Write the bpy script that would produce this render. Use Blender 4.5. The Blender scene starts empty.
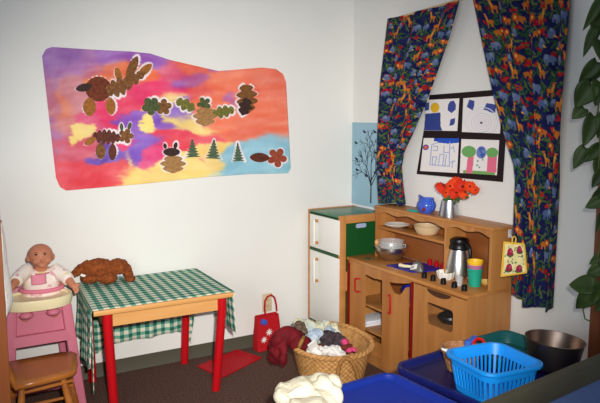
import bpy, bmesh, math, random
import numpy as np
from mathutils import Vector, Matrix, noise
random.seed(7); RNG = np.random.RandomState(5)
sc = bpy.context.scene; COL = sc.collection
pi = math.pi
# ---------------------------------------------------------------- camera frame (room corner is the origin; back wall y=0, right wall x=0)
F_PX, HZ, VP, H = 660., 114., 1445., 1.6
CX, CY = 2.7605, 3.9844
TILT = math.atan((201.5-HZ)/F_PX)
AZ = math.atan((VP-300)/(F_PX/math.cos(TILT)))
FH = np.array([math.cos(AZ), math.sin(AZ), 0.])
CR = np.array([math.sin(AZ), -math.cos(AZ), 0.])
CF = FH*math.cos(TILT)+np.array([0, 0, -math.sin(TILT)])
CU = np.cross(CR, CF)
CAM = np.array([-CX, -CY, H])
def ray(u, v): return CF*F_PX+CR*(u-300.)+CU*(201.5-v)
def onX(u, v, x): d = ray(u, v); return CAM+d*((x-CAM[0])/d[0])
def onY(u, v, y): d = ray(u, v); return CAM+d*((y-CAM[1])/d[1])
def onZ(u, v, z): d = ray(u, v); return CAM+d*((z-CAM[2])/d[2])

def lin(c):
    o = []
    for x in c[:3]:
        x /= 255.
        o.append(x/12.92 if x <= .04045 else ((x+.055)/1.055)**2.4)
    return tuple(o)+(1.,)
# ---------------------------------------------------------------- materials
def mat(name, rgb, rough=.6, metal=0., var=0., vscale=20., bump=0., bscale=60., rgb2=None, spec=.3, sheen=0., coat=0.):
    m = bpy.data.materials.new(name); m.use_nodes = True
    nt = m.node_tree; b = nt.nodes['Principled BSDF']
    b.inputs['Roughness'].default_value = rough; b.inputs['Metallic'].default_value = metal
    b.inputs['Specular IOR Level'].default_value = spec
    if sheen: b.inputs['Sheen Weight'].default_value = sheen
    if coat: b.inputs['Coat Weight'].default_value = coat
    c = lin(rgb); b.inputs['Base Color'].default_value = c
    if var or rgb2:
        tc = nt.nodes.new('ShaderNodeTexCoord'); n = nt.nodes.new('ShaderNodeTexNoise')
        n.inputs['Scale'].default_value = vscale; n.inputs['Detail'].default_value = 5
        r = nt.nodes.new('ShaderNodeValToRGB')
        c2 = lin(rgb2) if rgb2 else tuple(min(1, x*(1+var)) for x in c[:3])+(1,)
        c1 = c if rgb2 else tuple(x*(1-var) for x in c[:3])+(1,)
        r.color_ramp.elements[0].color = c1; r.color_ramp.elements[1].color = c2
        r.color_ramp.elements[0].position = .3; r.color_ramp.elements[1].position = .7
        nt.links.new(tc.outputs['Object'], n.inputs['Vector']); nt.links.new(n.outputs['Fac'], r.inputs['Fac'])
        nt.links.new(r.outputs['Color'], b.inputs['Base Color'])
    if bump:
        tc = nt.nodes.new('ShaderNodeTexCoord'); n = nt.nodes.new('ShaderNodeTexNoise')
        n.inputs['Scale'].default_value = bscale; n.inputs['Detail'].default_value = 4
        bp = nt.nodes.new('ShaderNodeBump'); bp.inputs['Strength'].default_value = bump; bp.inputs['Distance'].default_value = .01
        nt.links.new(tc.outputs['Object'], n.inputs['Vector']); nt.links.new(n.outputs['Fac'], bp.inputs['Height'])
        nt.links.new(bp.outputs['Normal'], b.inputs['Normal'])
    return m
def wood(name, a, b_, stretch=(1, 1, .12), scale=14., rough=.45):
    m = bpy.data.materials.new(name); m.use_nodes = True
    nt = m.node_tree; b = nt.nodes['Principled BSDF']; b.inputs['Roughness'].default_value = rough
    tc = nt.nodes.new('ShaderNodeTexCoord'); mp = nt.nodes.new('ShaderNodeMapping'); mp.inputs['Scale'].default_value = stretch
    n = nt.nodes.new('ShaderNodeTexNoise'); n.inputs['Scale'].default_value = scale; n.inputs['Detail'].default_value = 6
    n.inputs['Distortion'].default_value = .6
    r = nt.nodes.new('ShaderNodeValToRGB'); r.color_ramp.elements[0].color = lin(a); r.color_ramp.elements[1].color = lin(b_)
    r.color_ramp.elements[0].position = .3; r.color_ramp.elements[1].position = .7
    L = nt.links.new
    L(tc.outputs['Object'], mp.inputs['Vector']); L(mp.outputs['Vector'], n.inputs['Vector']); L(n.outputs['Fac'], r.inputs['Fac']); L(r.outputs['Color'], b.inputs['Base Color'])
    return m
def painted(name, rough=.8, bump=0., bscale=300.):
    m = mat(name, (255, 255, 255), rough, bump=bump, bscale=bscale, spec=.2); nt = m.node_tree
    a = nt.nodes.new('ShaderNodeAttribute'); a.attribute_name = 'Col'
    nt.links.new(a.outputs['Color'], nt.nodes['Principled BSDF'].inputs['Base Color'])
    return m
def glass(name, tint=(255, 255, 255), alpha=.25, rough=.05):
    m = bpy.data.materials.new(name); m.use_nodes = True; nt = m.node_tree; b = nt.nodes['Principled BSDF']
    b.inputs['Base Color'].default_value = lin(tint); b.inputs['Roughness'].default_value = rough; b.inputs['Alpha'].default_value = alpha
    return m
def gingham(name, light, mid, dark, size=.045):
    m = bpy.data.materials.new(name); m.use_nodes = True; nt = m.node_tree; b = nt.nodes['Principled BSDF']
    b.inputs['Roughness'].default_value = .9; b.inputs['Specular IOR Level'].default_value = .1
    uv = nt.nodes.new('ShaderNodeUVMap'); sp = nt.nodes.new('ShaderNodeSeparateXYZ'); L = nt.links.new
    L(uv.outputs['UV'], sp.inputs['Vector'])
    def stripe(out, s):
        d = nt.nodes.new('ShaderNodeMath'); d.operation = 'DIVIDE'; d.inputs[1].default_value = s; L(out, d.inputs[0])
        f = nt.nodes.new('ShaderNodeMath'); f.operation = 'FRACT'; L(d.outputs[0], f.inputs[0])
        g = nt.nodes.new('ShaderNodeMath'); g.operation = 'GREATER_THAN'; g.inputs[1].default_value = .53; L(f.outputs[0], g.inputs[0])
        return g.outputs[0]
    a = nt.nodes.new('ShaderNodeMath'); a.operation = 'ADD'; L(stripe(sp.outputs['X'], size), a.inputs[0]); L(stripe(sp.outputs['Y'], size*.85), a.inputs[1])
    h = nt.nodes.new('ShaderNodeMath'); h.operation = 'MULTIPLY'; h.inputs[1].default_value = .53; L(a.outputs[0], h.inputs[0])
    r = nt.nodes.new('ShaderNodeValToRGB'); r.color_ramp.interpolation = 'CONSTANT'
    r.color_ramp.elements[0].color = lin(light); r.color_ramp.elements[1].color = lin(mid); r.color_ramp.elements[1].position = .25
    e = r.color_ramp.elements.new(.75); e.color = lin(dark)
    L(h.outputs[0], r.inputs['Fac']); L(r.outputs['Color'], b.inputs['Base Color'])
    return m
M = dict(
 wall=mat('wall_paint', (230, 228, 222), .85, var=.015, vscale=3, spec=.2),
 carpet=mat('brown_carpet', (72, 50, 45), .95, rgb2=(118, 90, 79), vscale=90, bump=.6, bscale=250, spec=.1),
 base=mat('cove_base', (80, 76, 62), .6),
 trimwood=wood('door_trim_wood', (110, 62, 40), (140, 84, 54)),
 maple=wood('maple', (166, 104, 50), (192, 132, 72), (1, 1, .1), 12),
 mapleh=wood('maple_side', (180, 118, 62), (202, 142, 80), (.15, .15, 1), 10),
 mapletop=wood('maple_top', (170, 106, 50), (196, 134, 70), (1, .12, 1), 14),
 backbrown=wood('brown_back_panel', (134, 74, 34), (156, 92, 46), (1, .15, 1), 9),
 tablewood=wood('table_wood', (204, 144, 80), (222, 166, 100), (.1, 1, 1), 14),
 chairwood=wood('chair_wood', (150, 84, 32), (184, 114, 48), (.5, .12, 1), 16, .3),
 cabwood=wood('cabinet_wood', (140, 76, 38), (160, 94, 50)),
 white=mat('white_laminate', (236, 234, 226), .5),
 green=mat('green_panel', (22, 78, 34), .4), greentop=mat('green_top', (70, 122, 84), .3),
 red=mat('red_paint', (186, 14, 24), .35, coat=.2), darkred=mat('red_edge', (128, 18, 18), .5), redplastic=mat('red_plastic', (176, 10, 26), .4),
 black=mat('black_plastic', (18, 17, 18), .35), bluemat=mat('blue_mat', (28, 36, 150), .5), bluetub=mat('blue_tub', (18, 40, 128), .35),
 navytub=mat('navy_tub', (18, 24, 84), .35), tealtub=mat('teal_tub', (20, 84, 84), .4),
 cyan=mat('bright_blue_plastic', (20, 140, 226), .35, spec=.6), olive=mat('olive_paint', (78, 74, 58), .55, var=.06, vscale=8), panelblue=mat('blue_panel', (104, 128, 184), .7),
 steel=mat('brushed_steel', (204, 200, 194), .3, 1.), steeldark=mat('dark_steel', (150, 132, 120), .34, 1.), galv=mat('galvanised', (190, 192, 196), .32, 1., var=.1, vscale=25),
 cream=mat('cream_plastic', (236, 222, 178), .4), pink=mat('pink_plastic', (198, 110, 130), .45), paper=mat('white_paper', (226, 226, 230), .8),
 skin=mat('doll_vinyl', (190, 122, 92), .5, var=.04, vscale=10), eye=mat('dark_eye', (40, 30, 30), .2), lip=mat('doll_lip', (166, 80, 72), .5),
 plush=mat('brown_plush', (112, 52, 20), .95, rgb2=(160, 84, 36), vscale=45, bump=1., bscale=120),
 fleece=mat('cream_fleece', (206, 197, 172), .95, var=.03, vscale=30, bump=.5, bscale=90),
 velvet=mat('dark_red_velvet', (92, 8, 18), .8, rgb2=(122, 14, 26), vscale=14, bump=.4, bscale=40),
 wicker=mat('wicker', (168, 116, 62), .7, rgb2=(206, 156, 96), vscale=40), wickerdark=mat('wicker_handle', (150, 100, 52), .6, rgb2=(180, 128, 72), vscale=50),
 knit=mat('dark_knit', (42, 34, 40), .95, rgb2=(86, 72, 76), vscale=60, bump=.8, bscale=120), quilt=mat('pale_quilt', (226, 216, 160), .9, rgb2=(170, 190, 206), vscale=14, bump=.4, bscale=40),
 bluecloth=mat('pale_blue_cloth', (206, 214, 220), .9, rgb2=(150, 172, 198), vscale=22, bump=.3), whitecloth=mat('white_cloth', (232, 228, 222), .9, var=.05, vscale=30, bump=.4),
 brocade=mat('brown_print_cloth', (58, 44, 44), .9, rgb2=(132, 110, 84), vscale=60), pinkcloth=mat('pink_cloth', (214, 70, 120), .9, var=.15, vscale=30), browncloth=mat('rust_cloth', (110, 46, 34), .9, var=.15, vscale=30),
 goldtrim=mat('gold_trim', (150, 112, 48), .6),
 redfelt=mat('red_felt', (178, 16, 26), .9), bluebit=mat('blue_item', (60, 90, 190), .5),
 bluejug=mat('blue_glaze', (62, 92, 190), .2, var=.12, vscale=25), redglaze=mat('red_glaze', (130, 24, 40), .3),
 orange=mat('orange_petal', (228, 66, 14), .7), orangedk=mat('red_orange_petal', (206, 40, 12), .7), flowerc=mat('flower_centre', (110, 30, 14), .9),
 leafgreen=mat('leaf_green', (38, 56, 20), .5, rgb2=(62, 84, 32), vscale=12), stem=mat('stem_green', (84, 96, 40), .6), stemgreen=mat('flower_green', (58, 96, 40), .6),
 beige=mat('beige_ceramic', (206, 178, 140), .4), ceramic=mat('white_ceramic', (236, 232, 222), .3), yellow=mat('yellow_plastic', (246, 196, 44), .4), yellowp=mat('pale_yellow_plastic', (238, 200, 110), .4),
 mauve=mat('mauve_plastic', (182, 110, 150), .4), tealcup=mat('teal_plastic', (34, 158, 128), .4), aqua=mat('aqua_plastic', (40, 160, 150), .5),
 clear=glass('clear_plastic', (225, 225, 225), .28), pane=glass('oven_pane', (120, 110, 100), .04, .5), almond=mat('almond_plastic', (206, 190, 156), .5),
 slot=mat('pale_blue_grey', (168, 178, 210), .6), grey=mat('grey_plastic', (120, 118, 112), .35, .3), greylabel=mat('grey_label', (150, 150, 154), .6),
 rod=wood('pale_rod', (196, 160, 110), (210, 176, 126)), gingham=gingham('green_gingham', (228, 222, 198), (112, 168, 148), (44, 104, 86), .055),
 art=painted('painted_paper', .75), fabric=painted('printed_fabric', .9, .1), blackpaper=mat('black_paper', (30, 16, 20), .8), bird=mat('black_cutout', (22, 24, 30), .8),
 smallwick=mat('brown_wicker', (128, 84, 52), .7, rgb2=(176, 124, 84), vscale=50), redhandle=mat('red_handle', (206, 24, 24), .3),
)
LEAF = {k: mat('leaf_'+k, a, .7, rgb2=b, vscale=60) for k, a, b in (
 ('maroon', (70, 28, 20), (108, 54, 36)), ('dark', (40, 26, 22), (66, 42, 34)), ('ochre', (130, 74, 24), (172, 110, 44)), ('brown', (90, 52, 22), (140, 92, 46)),
 ('olive', (72, 82, 36), (132, 122, 50)), ('green', (46, 64, 36), (92, 96, 50)), ('fern', (52, 74, 54), (96, 112, 84)), ('tan', (140, 96, 52), (176, 134, 84)), ('rust', (124, 44, 30), (170, 84, 58)), ('russet', (84, 30, 18), (128, 58, 26)))}
# ---------------------------------------------------------------- mesh builder
class MB:
    def __init__(s): s.bm = bmesh.new(); s.M = Matrix(); s.uvs = None
    def v(s, p): return s.bm.verts.new(s.M @ Vector(p))
    def f(s, vs):
        try: return s.bm.faces.new(vs)
        except ValueError: return None
    def box(s, a, b, bev=0., seg=2):
        x0, y0, z0 = [min(p, q) for p, q in zip(a, b)]; x1, y1, z1 = [max(p, q) for p, q in zip(a, b)]
        V = [s.v(p) for p in ((x0,y0,z0),(x1,y0,z0),(x1,y1,z0),(x0,y1,z0),(x0,y0,z1),(x1,y0,z1),(x1,y1,z1),(x0,y1,z1))]
        F = [s.f([V[i] for i in q]) for q in ((3,2,1,0),(4,5,6,7),(0,1,5,4),(1,2,6,5),(2,3,7,6),(3,0,4,7))]
        if bev:
            E = list({e for f in F for e in f.edges}); bmesh.ops.bevel(s.bm, geom=E, offset=bev, segments=seg, affect='EDGES', profile=.5)
        return s
    def loft(s, loops, cap0=True, cap1=True, closed=True):
        R = [[s.v(p) for p in l] for l in loops]; n = len(R[0])
        for a, b in zip(R, R[1:]):
            for i in range(n if closed else n-1): s.f([a[i], a[(i+1) % n], b[(i+1) % n], b[i]])
        if cap0: s.f(R[0][::-1])
        if cap1: s.f(R[-1])
        return s
    def cyl(s, p0, p1, r0, r1=None, n=16):
        return s.tube([p0, p1], [r0, r0 if r1 is None else r1], n)
    def tube(s, pts, r, n=8, closed=False):
        pts = [Vector(p) for p in pts]; k = len(pts)
        rs = r if isinstance(r, (list, tuple)) else [r]*k
        loops = []; ref = None
        for i, p in enumerate(pts):
            if closed: t = pts[(i+1) % k]-pts[i-1]
            else: t = pts[min(i+1, k-1)]-pts[max(i-1, 0)]
            t.normalize()
            if ref is None:
                ref = Vector((0, 0, 1)) if abs(t.z) < .9 else Vector((1, 0, 0))
            a = (ref-t*ref.dot(t)).normalized(); ref = a; b = t.cross(a)
            loops.append([p+(a*math.cos(2*pi*j/n)+b*math.sin(2*pi*j/n))*rs[i] for j in range(n)])
        if closed: loops.append(loops[0]); return s.loft(loops, False, False)
        return s.loft(loops)
    def lathe(s, prof, c=(0, 0, 0), n=32, sx=1., sy=1., cap0=True, cap1=True):
        c = Vector(c)
        return s.loft([[c+Vector((r*sx*math.cos(2*pi*j/n), r*sy*math.sin(2*pi*j/n), z)) for j in range(n)] for r, z in prof], cap0, cap1)
    def ball(s, c, r, n=16, rot=None):
        r = (r, r, r) if isinstance(r, (int, float)) else r
        c = Vector(c); m = n//2; R = rot or Matrix.Identity(3)
        top = s.v(c+R @ Vector((0, 0, r[2]))); bot = s.v(c+R @ Vector((0, 0, -r[2]))); rows = []
        for i in range(1, m):
            th = pi*i/m; rows.append([s.v(c+R @ Vector((r[0]*math.sin(th)*math.cos(2*pi*j/n), r[1]*math.sin(th)*math.sin(2*pi*j/n), r[2]*math.cos(th)))) for j in range(n)])
        for j in range(n):
            k = (j+1) % n; s.f([top, rows[0][j], rows[0][k]]); s.f([bot, rows[-1][k], rows[-1][j]])
            for a, b in zip(rows, rows[1:]): s.f([a[j], b[j], b[k], a[k]])
        return s
    def prism(s, poly, vec):
        vec = Vector(vec); poly = [Vector(p) for p in poly]
        return s.loft([poly, [p+vec for p in poly]])
    def ring_plate(s, outer, inner, vec):
        vec = Vector(vec); o = [Vector(p) for p in outer]; i = [Vector(p) for p in inner]
        L = [o, i, [p+vec for p in i], [p+vec for p in o], o]; return s.loft(L, False, False)
    def grid(s, fn, nu, nv):
        V = [[s.v(fn(i/nu, j/nv)) for i in range(nu+1)] for j in range(nv+1)]
        for j in range(nv):
            for i in range(nu): s.f([V[j][i], V[j][i+1], V[j+1][i+1], V[j+1][i]])
        return s
    def build(s, name, m, parent=None, label=None, angle=38, solid=0., remesh=0., smooth_it=0, sub=0, disp=None, off=0.):
        bm = s.bm; bmesh.ops.remove_doubles(bm, verts=bm.verts, dist=1e-6)
        bmesh.ops.recalc_face_normals(bm, faces=bm.faces)
        if disp:
            bm.normal_update(); amp, scl = disp
            for v in bm.verts:
                v.co += v.normal*amp*(noise.noise(v.co*scl)+.5*noise.noise(v.co*scl*2.3))
        root = None
        if parent is not None:
            root = parent
            o_ = Vector((0, 0, 0)); q = parent
            while q is not None: o_ += q.location; q = q.parent
            for v in bm.verts: v.co -= o_
        loc = Vector((0, 0, 0))
        if parent is None and len(bm.verts):
            xs = [v.co for v in bm.verts]; loc = Vector((sum(p.x for p in xs)/len(xs), sum(p.y for p in xs)/len(xs), min(p.z for p in xs)))
            for v in bm.verts: v.co -= loc
        me = bpy.data.meshes.new(name); bm.to_mesh(me); bm.free()
        me.materials.append(M[m] if isinstance(m, str) else m)
        for p in me.polygons: p.use_smooth = True
        me.set_sharp_from_angle(angle=math.radians(angle))
        o = bpy.data.objects.new(name, me); COL.objects.link(o); o.location = loc
        if parent is not None: o.parent = parent
        if label: o['label'] = label
        if remesh:
            r = o.modifiers.new('r', 'REMESH'); r.mode = 'VOXEL'; r.voxel_size = remesh; r.use_smooth_shade = True
        if smooth_it:
            q = o.modifiers.new('s', 'SMOOTH'); q.factor = .5; q.iterations = smooth_it
        if sub:
            q = o.modifiers.new('u', 'SUBSURF'); q.levels = sub; q.render_levels = sub
        if solid:
            q = o.modifiers.new('t', 'SOLIDIFY'); q.thickness = solid; q.offset = off
        return o
def tag(o, label, cat, group=None):
    o['label'] = label; o['category'] = cat
    if group: o['group'] = group
    return o
def thing(name, loc, label, cat, group=None):
    o = bpy.data.objects.new(name, None); o.empty_display_size = .05; COL.objects.link(o); o.location = loc
    return tag(o, label, cat, group)
def struct(o): o['kind'] = 'structure'; return o
def rrect(x0, y0, x1, y1, r, z, n=6, rot=0., pivot=None):
    x0, x1 = min(x0, x1), max(x0, x1); y0, y1 = min(y0, y1), max(y0, y1); r = min(r, (x1-x0)/2, (y1-y0)/2)
    P = []
    for cx_, cy_, a in ((x1-r, y1-r, 0), (x0+r, y1-r, pi/2), (x0+r, y0+r, pi), (x1-r, y0+r, 1.5*pi)):
        for k in range(n+1):
            t = a+pi/2*k/n; P.append((cx_+r*math.cos(t), cy_+r*math.sin(t), z))
    if rot:
        px, py = pivot or ((x0+x1)/2, (y0+y1)/2); c, s_ = math.cos(rot), math.sin(rot)
        P = [(px+(x-px)*c-(y-py)*s_, py+(x-px)*s_+(y-py)*c, q) for x, y, q in P]
    return P
def paint_mesh(name, m, P, C, parent=None, thick=0., flip=False):
    """P: (nv,nu,3) points, C: (nv,nu,3) sRGB 0-255 paint colours"""
    nv, nu = P.shape[:2]; loc = np.zeros(3)
    if parent is None: loc = P.reshape(-1, 3).mean(0)
    else: loc = np.array(parent.location)
    idx = np.arange(nv*nu).reshape(nv, nu)
    q = np.stack([idx[:-1, :-1], idx[1:, :-1], idx[1:, 1:], idx[:-1, 1:]], -1).reshape(-1, 4)
    if flip: q = q[:, ::-1]
    me = bpy.data.meshes.new(name); me.from_pydata((P.reshape(-1, 3)-loc).tolist(), [], q.tolist())
    c = np.clip(C.reshape(-1, 3)/255., 0, 1); c = np.where(c <= .04045, c/12.92, ((c+.055)/1.055)**2.4)
    a = me.color_attributes.new('Col', 'FLOAT_COLOR', 'POINT'); a.data.foreach_set('color', np.c_[c, np.ones(len(c))].astype(np.float32).ravel())
    me.materials.append(M[m] if isinstance(m, str) else m)
    for p in me.polygons: p.use_smooth = True
    o = bpy.data.objects.new(name, me); COL.objects.link(o); o.location = loc if parent is None else (0, 0, 0)
    if parent is not None: o.parent = parent
    if thick:
        t = o.modifiers.new('t', 'SOLIDIFY'); t.thickness = thick; t.offset = 0
    return o
def fnoise(x, y, seed=0, oct=4):
    r = np.random.RandomState(seed); out = np.zeros_like(x); amp = 1.
    for o in range(oct):
        for k in range(4):
            a = r.uniform(0, 2*pi); f = 2**o*r.uniform(.7, 1.3); out += amp*np.sin(f*(x*math.cos(a)+y*math.sin(a))+r.uniform(0, 6.28))/4*1.4
        amp *= .55
    return out
# ================================================================ SETTING
mb = MB(); mb.box((-4.2, -5.2, -.1), (.0, .0, 0)); struct(mb.build('floor', 'carpet'))
mb = MB(); mb.box((-4.2, 0, -.1), (.12, .12, 2.9)); struct(mb.build('wall_back', 'wall'))
mb = MB(); mb.box((0, -5.2, -.1), (.12, 0, 2.9)); struct(mb.build('wall_right', 'wall'))
def baseboard(name, a, b, n):
    # cove profile, a->b along the wall, n = direction into the room
    a, b, n = Vector(a), Vector(b), Vector(n); pr = [(0.0, 0), (.016, 0), (.006, .02), (.005, .082), (.002, .085), (0, .085)]
    mb = MB(); mb.loft([[p+n*d+Vector((0, 0, z)) for d, z in pr] for p in (a, b)]); return struct(mb.build(name, 'base'))
baseboard('baseboard_back', (-4.2, 0, 0), (-.0, 0, 0), (0, -1, 0))
baseboard('baseboard_right', (0, 0, 0), (0, -2.03, 0), (-1, 0, 0))
mb = MB(); mb.box((-.03, -2.04, 0), (0, -2.13, 2.12), .004); struct(mb.build('trim_1', 'trimwood'))
mb = MB(); mb.box((-.06, -.02, 2.395), (0, -.0, 2.42)); mb.bm.free()
# wall outlet
pl = [onY(u, v, 0) for u, v in ((262, 294), (271.5, 310.5))]
ot = thing('wall_outlet', (pl[0][0], 0, pl[1][2]), 'beige electrical outlet plate low on the white wall behind the red bag', 'outlet')
mb = MB(); mb.box((pl[0][0], -.008, pl[1][2]), (pl[1][0], 0, pl[0][2]), .003); mb.build('cover_plate', 'almond', ot)
zc_ = (pl[0][2]+pl[1][2])/2; xc_ = (pl[0][0]+pl[1][0])/2
for dz in (-.024, .024):
    mb = MB(); mb.prism([(xc_+.016*math.cos(t), -.0075, zc_+dz+.014*math.sin(t)) for t in [2*pi*k/16 for k in range(16)]], (0, -.003, 0)); mb.build('socket', mat('socket_face', (190, 172, 138), .5), ot)

# ================================================================ MURAL
gu, gv = np.meshgrid(np.linspace(0, 1, 300), np.linspace(0, 1, 170))
topx = [42, 46, 52, 90, 130, 150, 170, 205, 218, 232, 262, 276, 283, 286]; topy = [56, 49, 47, 49.5, 51.5, 53.5, 60, 68, 71, 70, 67.5, 69, 74, 82]
botx = [56, 60, 66, 100, 150, 200, 250, 278, 288, 290.5]; boty = [178, 187, 190.5, 187.5, 183, 177.5, 174, 173.5, 173, 168]
lx = 42+gv*14+0*gu; rx = 286+gv*4.5
px = lx+(rx-lx)*gu
txp = 42+gu*244; bxp = 56+gu*234.5
py = np.interp(txp, topx, topy)*(1-gv)+np.interp(bxp, botx, boty)*gv
def to_wall_y(px, py, y):
    out = np.empty(px.shape+(3,))
    d = CF*F_PX+CR*(px[..., None]-300)+CU*(201.5-py[..., None]); t = (y-CAM[1])/d[..., 1]; return CAM+d*t[..., None]
def to_wall_x(px, py, x):
    d = CF*F_PX+CR*(px[..., None]-300)+CU*(201.5-py[..., None]); t = (x-CAM[0])/d[..., 0]; return CAM+d*t[..., None]
BL = [(55,58,20,9,(146,98,166)),(78,66,16,12,(170,112,168)),(58,78,10,14,(158,106,164)),(72,92,12,14,(200,122,130)),(112,57,14,7,(150,92,172)),(142,60,16,7,(150,88,176)),(95,72,14,8,(196,104,120)),
 (104,78,8,8,(232,112,60)),(118,66,9,7,(230,108,66)),(135,70,8,10,(232,104,60)),(60,104,9,14,(222,128,98)),(52,96,6,14,(186,108,130)),(54,132,10,12,(172,104,150)),(66,122,10,8,(206,120,116)),(62,150,12,9,(206,86,106)),
 (62,168,16,9,(222,72,86)),(92,176,22,9,(224,64,74)),(118,170,18,8,(222,66,76)),(88,118,12,8,(214,78,116)),(104,116,14,7,(224,52,96)),(140,92,14,9,(222,48,96)),(122,100,12,8,(226,66,96)),(150,74,9,6,(234,104,60)),(165,90,16,10,(224,44,92)),
 (170,72,12,8,(214,80,110)),(176,80,8,8,(150,84,170)),(190,78,9,6,(176,88,140)),(198,90,10,6,(222,90,84)),(188,64,16,6,(226,96,76)),(215,85,14,10,(232,108,76)),(240,88,22,14,(236,112,82)),(272,84,20,12,(234,110,84)),(268,120,26,18,(236,114,84)),(225,125,16,10,(236,116,84)),
 (212,68,6,4,(176,96,150)),(232,100,5,8,(178,96,160)),(82,132,5,4,(238,206,120)),(146,124,6,4,(242,212,120)),(172,102,9,9,(244,214,120)),(178,120,9,7,(244,216,124)),(140,106,4,3,(244,216,130)),(190,126,20,4,(240,204,116)),(206,130,14,4,(240,200,120)),
 (125,118,10,5,(126,72,176)),(133,126,5,6,(132,78,178)),(118,122,8,3,(124,72,172)),(150,103,6,5,(150,90,184)),(162,116,6,6,(122,78,176)),(180,112,7,9,(126,84,182)),(165,124,8,4,(140,92,186)),(143,152,9,10,(124,84,186)),(148,142,8,5,(130,84,184)),(112,158,16,4,(116,84,180)),(132,160,6,5,(132,90,186)),
 (98,158,6,4,(96,66,150)),(128,146,6,7,(226,60,110)),(156,150,6,9,(226,66,120)),(152,166,5,6,(226,80,130)),(185,138,20,5,(228,66,80)),(170,134,14,5,(226,60,84)),(205,141,12,5,(230,84,96)),(140,176,16,8,(240,204,116)),(164,176,18,7,(242,210,120)),(195,166,14,8,(242,208,118)),(200,158,8,6,(240,196,110)),
 (224,158,8,8,(242,204,116)),(128,182,8,5,(240,196,110)),(133,162,3,6,(242,210,120)),(212,172,8,6,(210,204,160)),(236,166,9,8,(136,188,206)),(256,150,14,7,(140,190,208)),(276,148,16,10,(138,188,206)),(246,172,16,7,(132,186,204)),(276,168,14,7,(140,192,208)),(220,174,8,4,(160,196,200)),(205,160,3,2,(236,120,100)),(216,132,26,3,(228,100,84)),(250,132,20,6,(234,108,82))]
wx = px+8*fnoise(px/13, py/7, 1, 5); wy = py+5.5*fnoise(px/12, py/8, 2, 5)
num = np.zeros(px.shape+(3,)); den = np.zeros(px.shape)
for cx_, cy_, rx_, ry_, c in BL:
    w = np.exp(-1.6*(((wx-cx_)/rx_)**2+((wy-cy_)/ry_)**2)); w = w**1.25+1e-9/(1+((wx-cx_)/rx_)**2+((wy-cy_)/ry_)**2)
    num += w[..., None]*np.array(c, float); den += w
colr = num/den[..., None]
wx2 = px+6*fnoise(px/20, py/14, 31, 3); wy2 = py+6*fnoise(px/22, py/12, 32, 3)
st_ = fnoise(wx2/7+wy2/9, wy2/3.2, 5, 5)
colr = colr+(255-colr)*np.clip(.08+.07*st_, 0, .25)[..., None]+(fnoise(px/9, py/5, 6, 3)*5)[..., None]*np.array([1, 1.4, 1.2])
# leaf shapes in photo pixels, glued on the mural
def oval(cx_, cy_, l, w, ang, n=18, pt=1.):
    out = []
    for k in range(n):
        t = 2*pi*k/n; a = math.cos(t)*l/2; b = math.sin(t)*w/2*(1-.25*pt*math.cos(t)**2*0)*(abs(math.sin(t))**(.35*pt))
        out.append((cx_+a*math.cos(ang)-b*math.sin(ang), cy_+a*math.sin(ang)+b*math.cos(ang)))
    return out
def oak(cx_, cy_, l, w, ang, lobes=4, dep=.45):
    out = []; n = lobes*8; l *= 1.12; w *= 1.3
    top = []
    for k in range(n+1):
        s = k/n; env = math.sin(pi*min(1, s*.95+.05))**.6; b = w/2*env*(1-dep*1.3*(1-abs(math.sin(pi*lobes*s+.5))**.75)); top.append((l*(s-.5), b))
    pts = top+[(a, -b) for a, b in top[::-1]][1:-1]
    return [(cx_+a*math.cos(ang)-b*math.sin(ang), cy_+a*math.sin(ang)+b*math.cos(ang)) for a, b in pts]
def fern(cx_, cy_, h, w, ang=0):
    L = []; n = 7
    for k in range(n): L += [(-w/2*(1-k/n), h/2-h*(k+.15)/n), (-w/2*(1-k/n)*.42, h/2-h*(k+.75)/n)]
    pts = L+[(0, -h/2)]+[(-a, b) for a, b in L[::-1]]
    return [(cx_+a*math.cos(ang)-b*math.sin(ang), cy_+a*math.sin(ang)+b*math.cos(ang)) for a, b in pts]
def maple(cx_, cy_, r, ang, n=5, dep=.5):
    return [(cx_+r*(1-dep*(1-abs(math.cos(n*t/2))**.7))*math.cos(t+ang)*1.1, cy_+r*1.1*(1-dep*(1-abs(math.cos(n*t/2))**.7))*math.sin(t+ang)) for t in [2*pi*k/40 for k in range(40)]]
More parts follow.
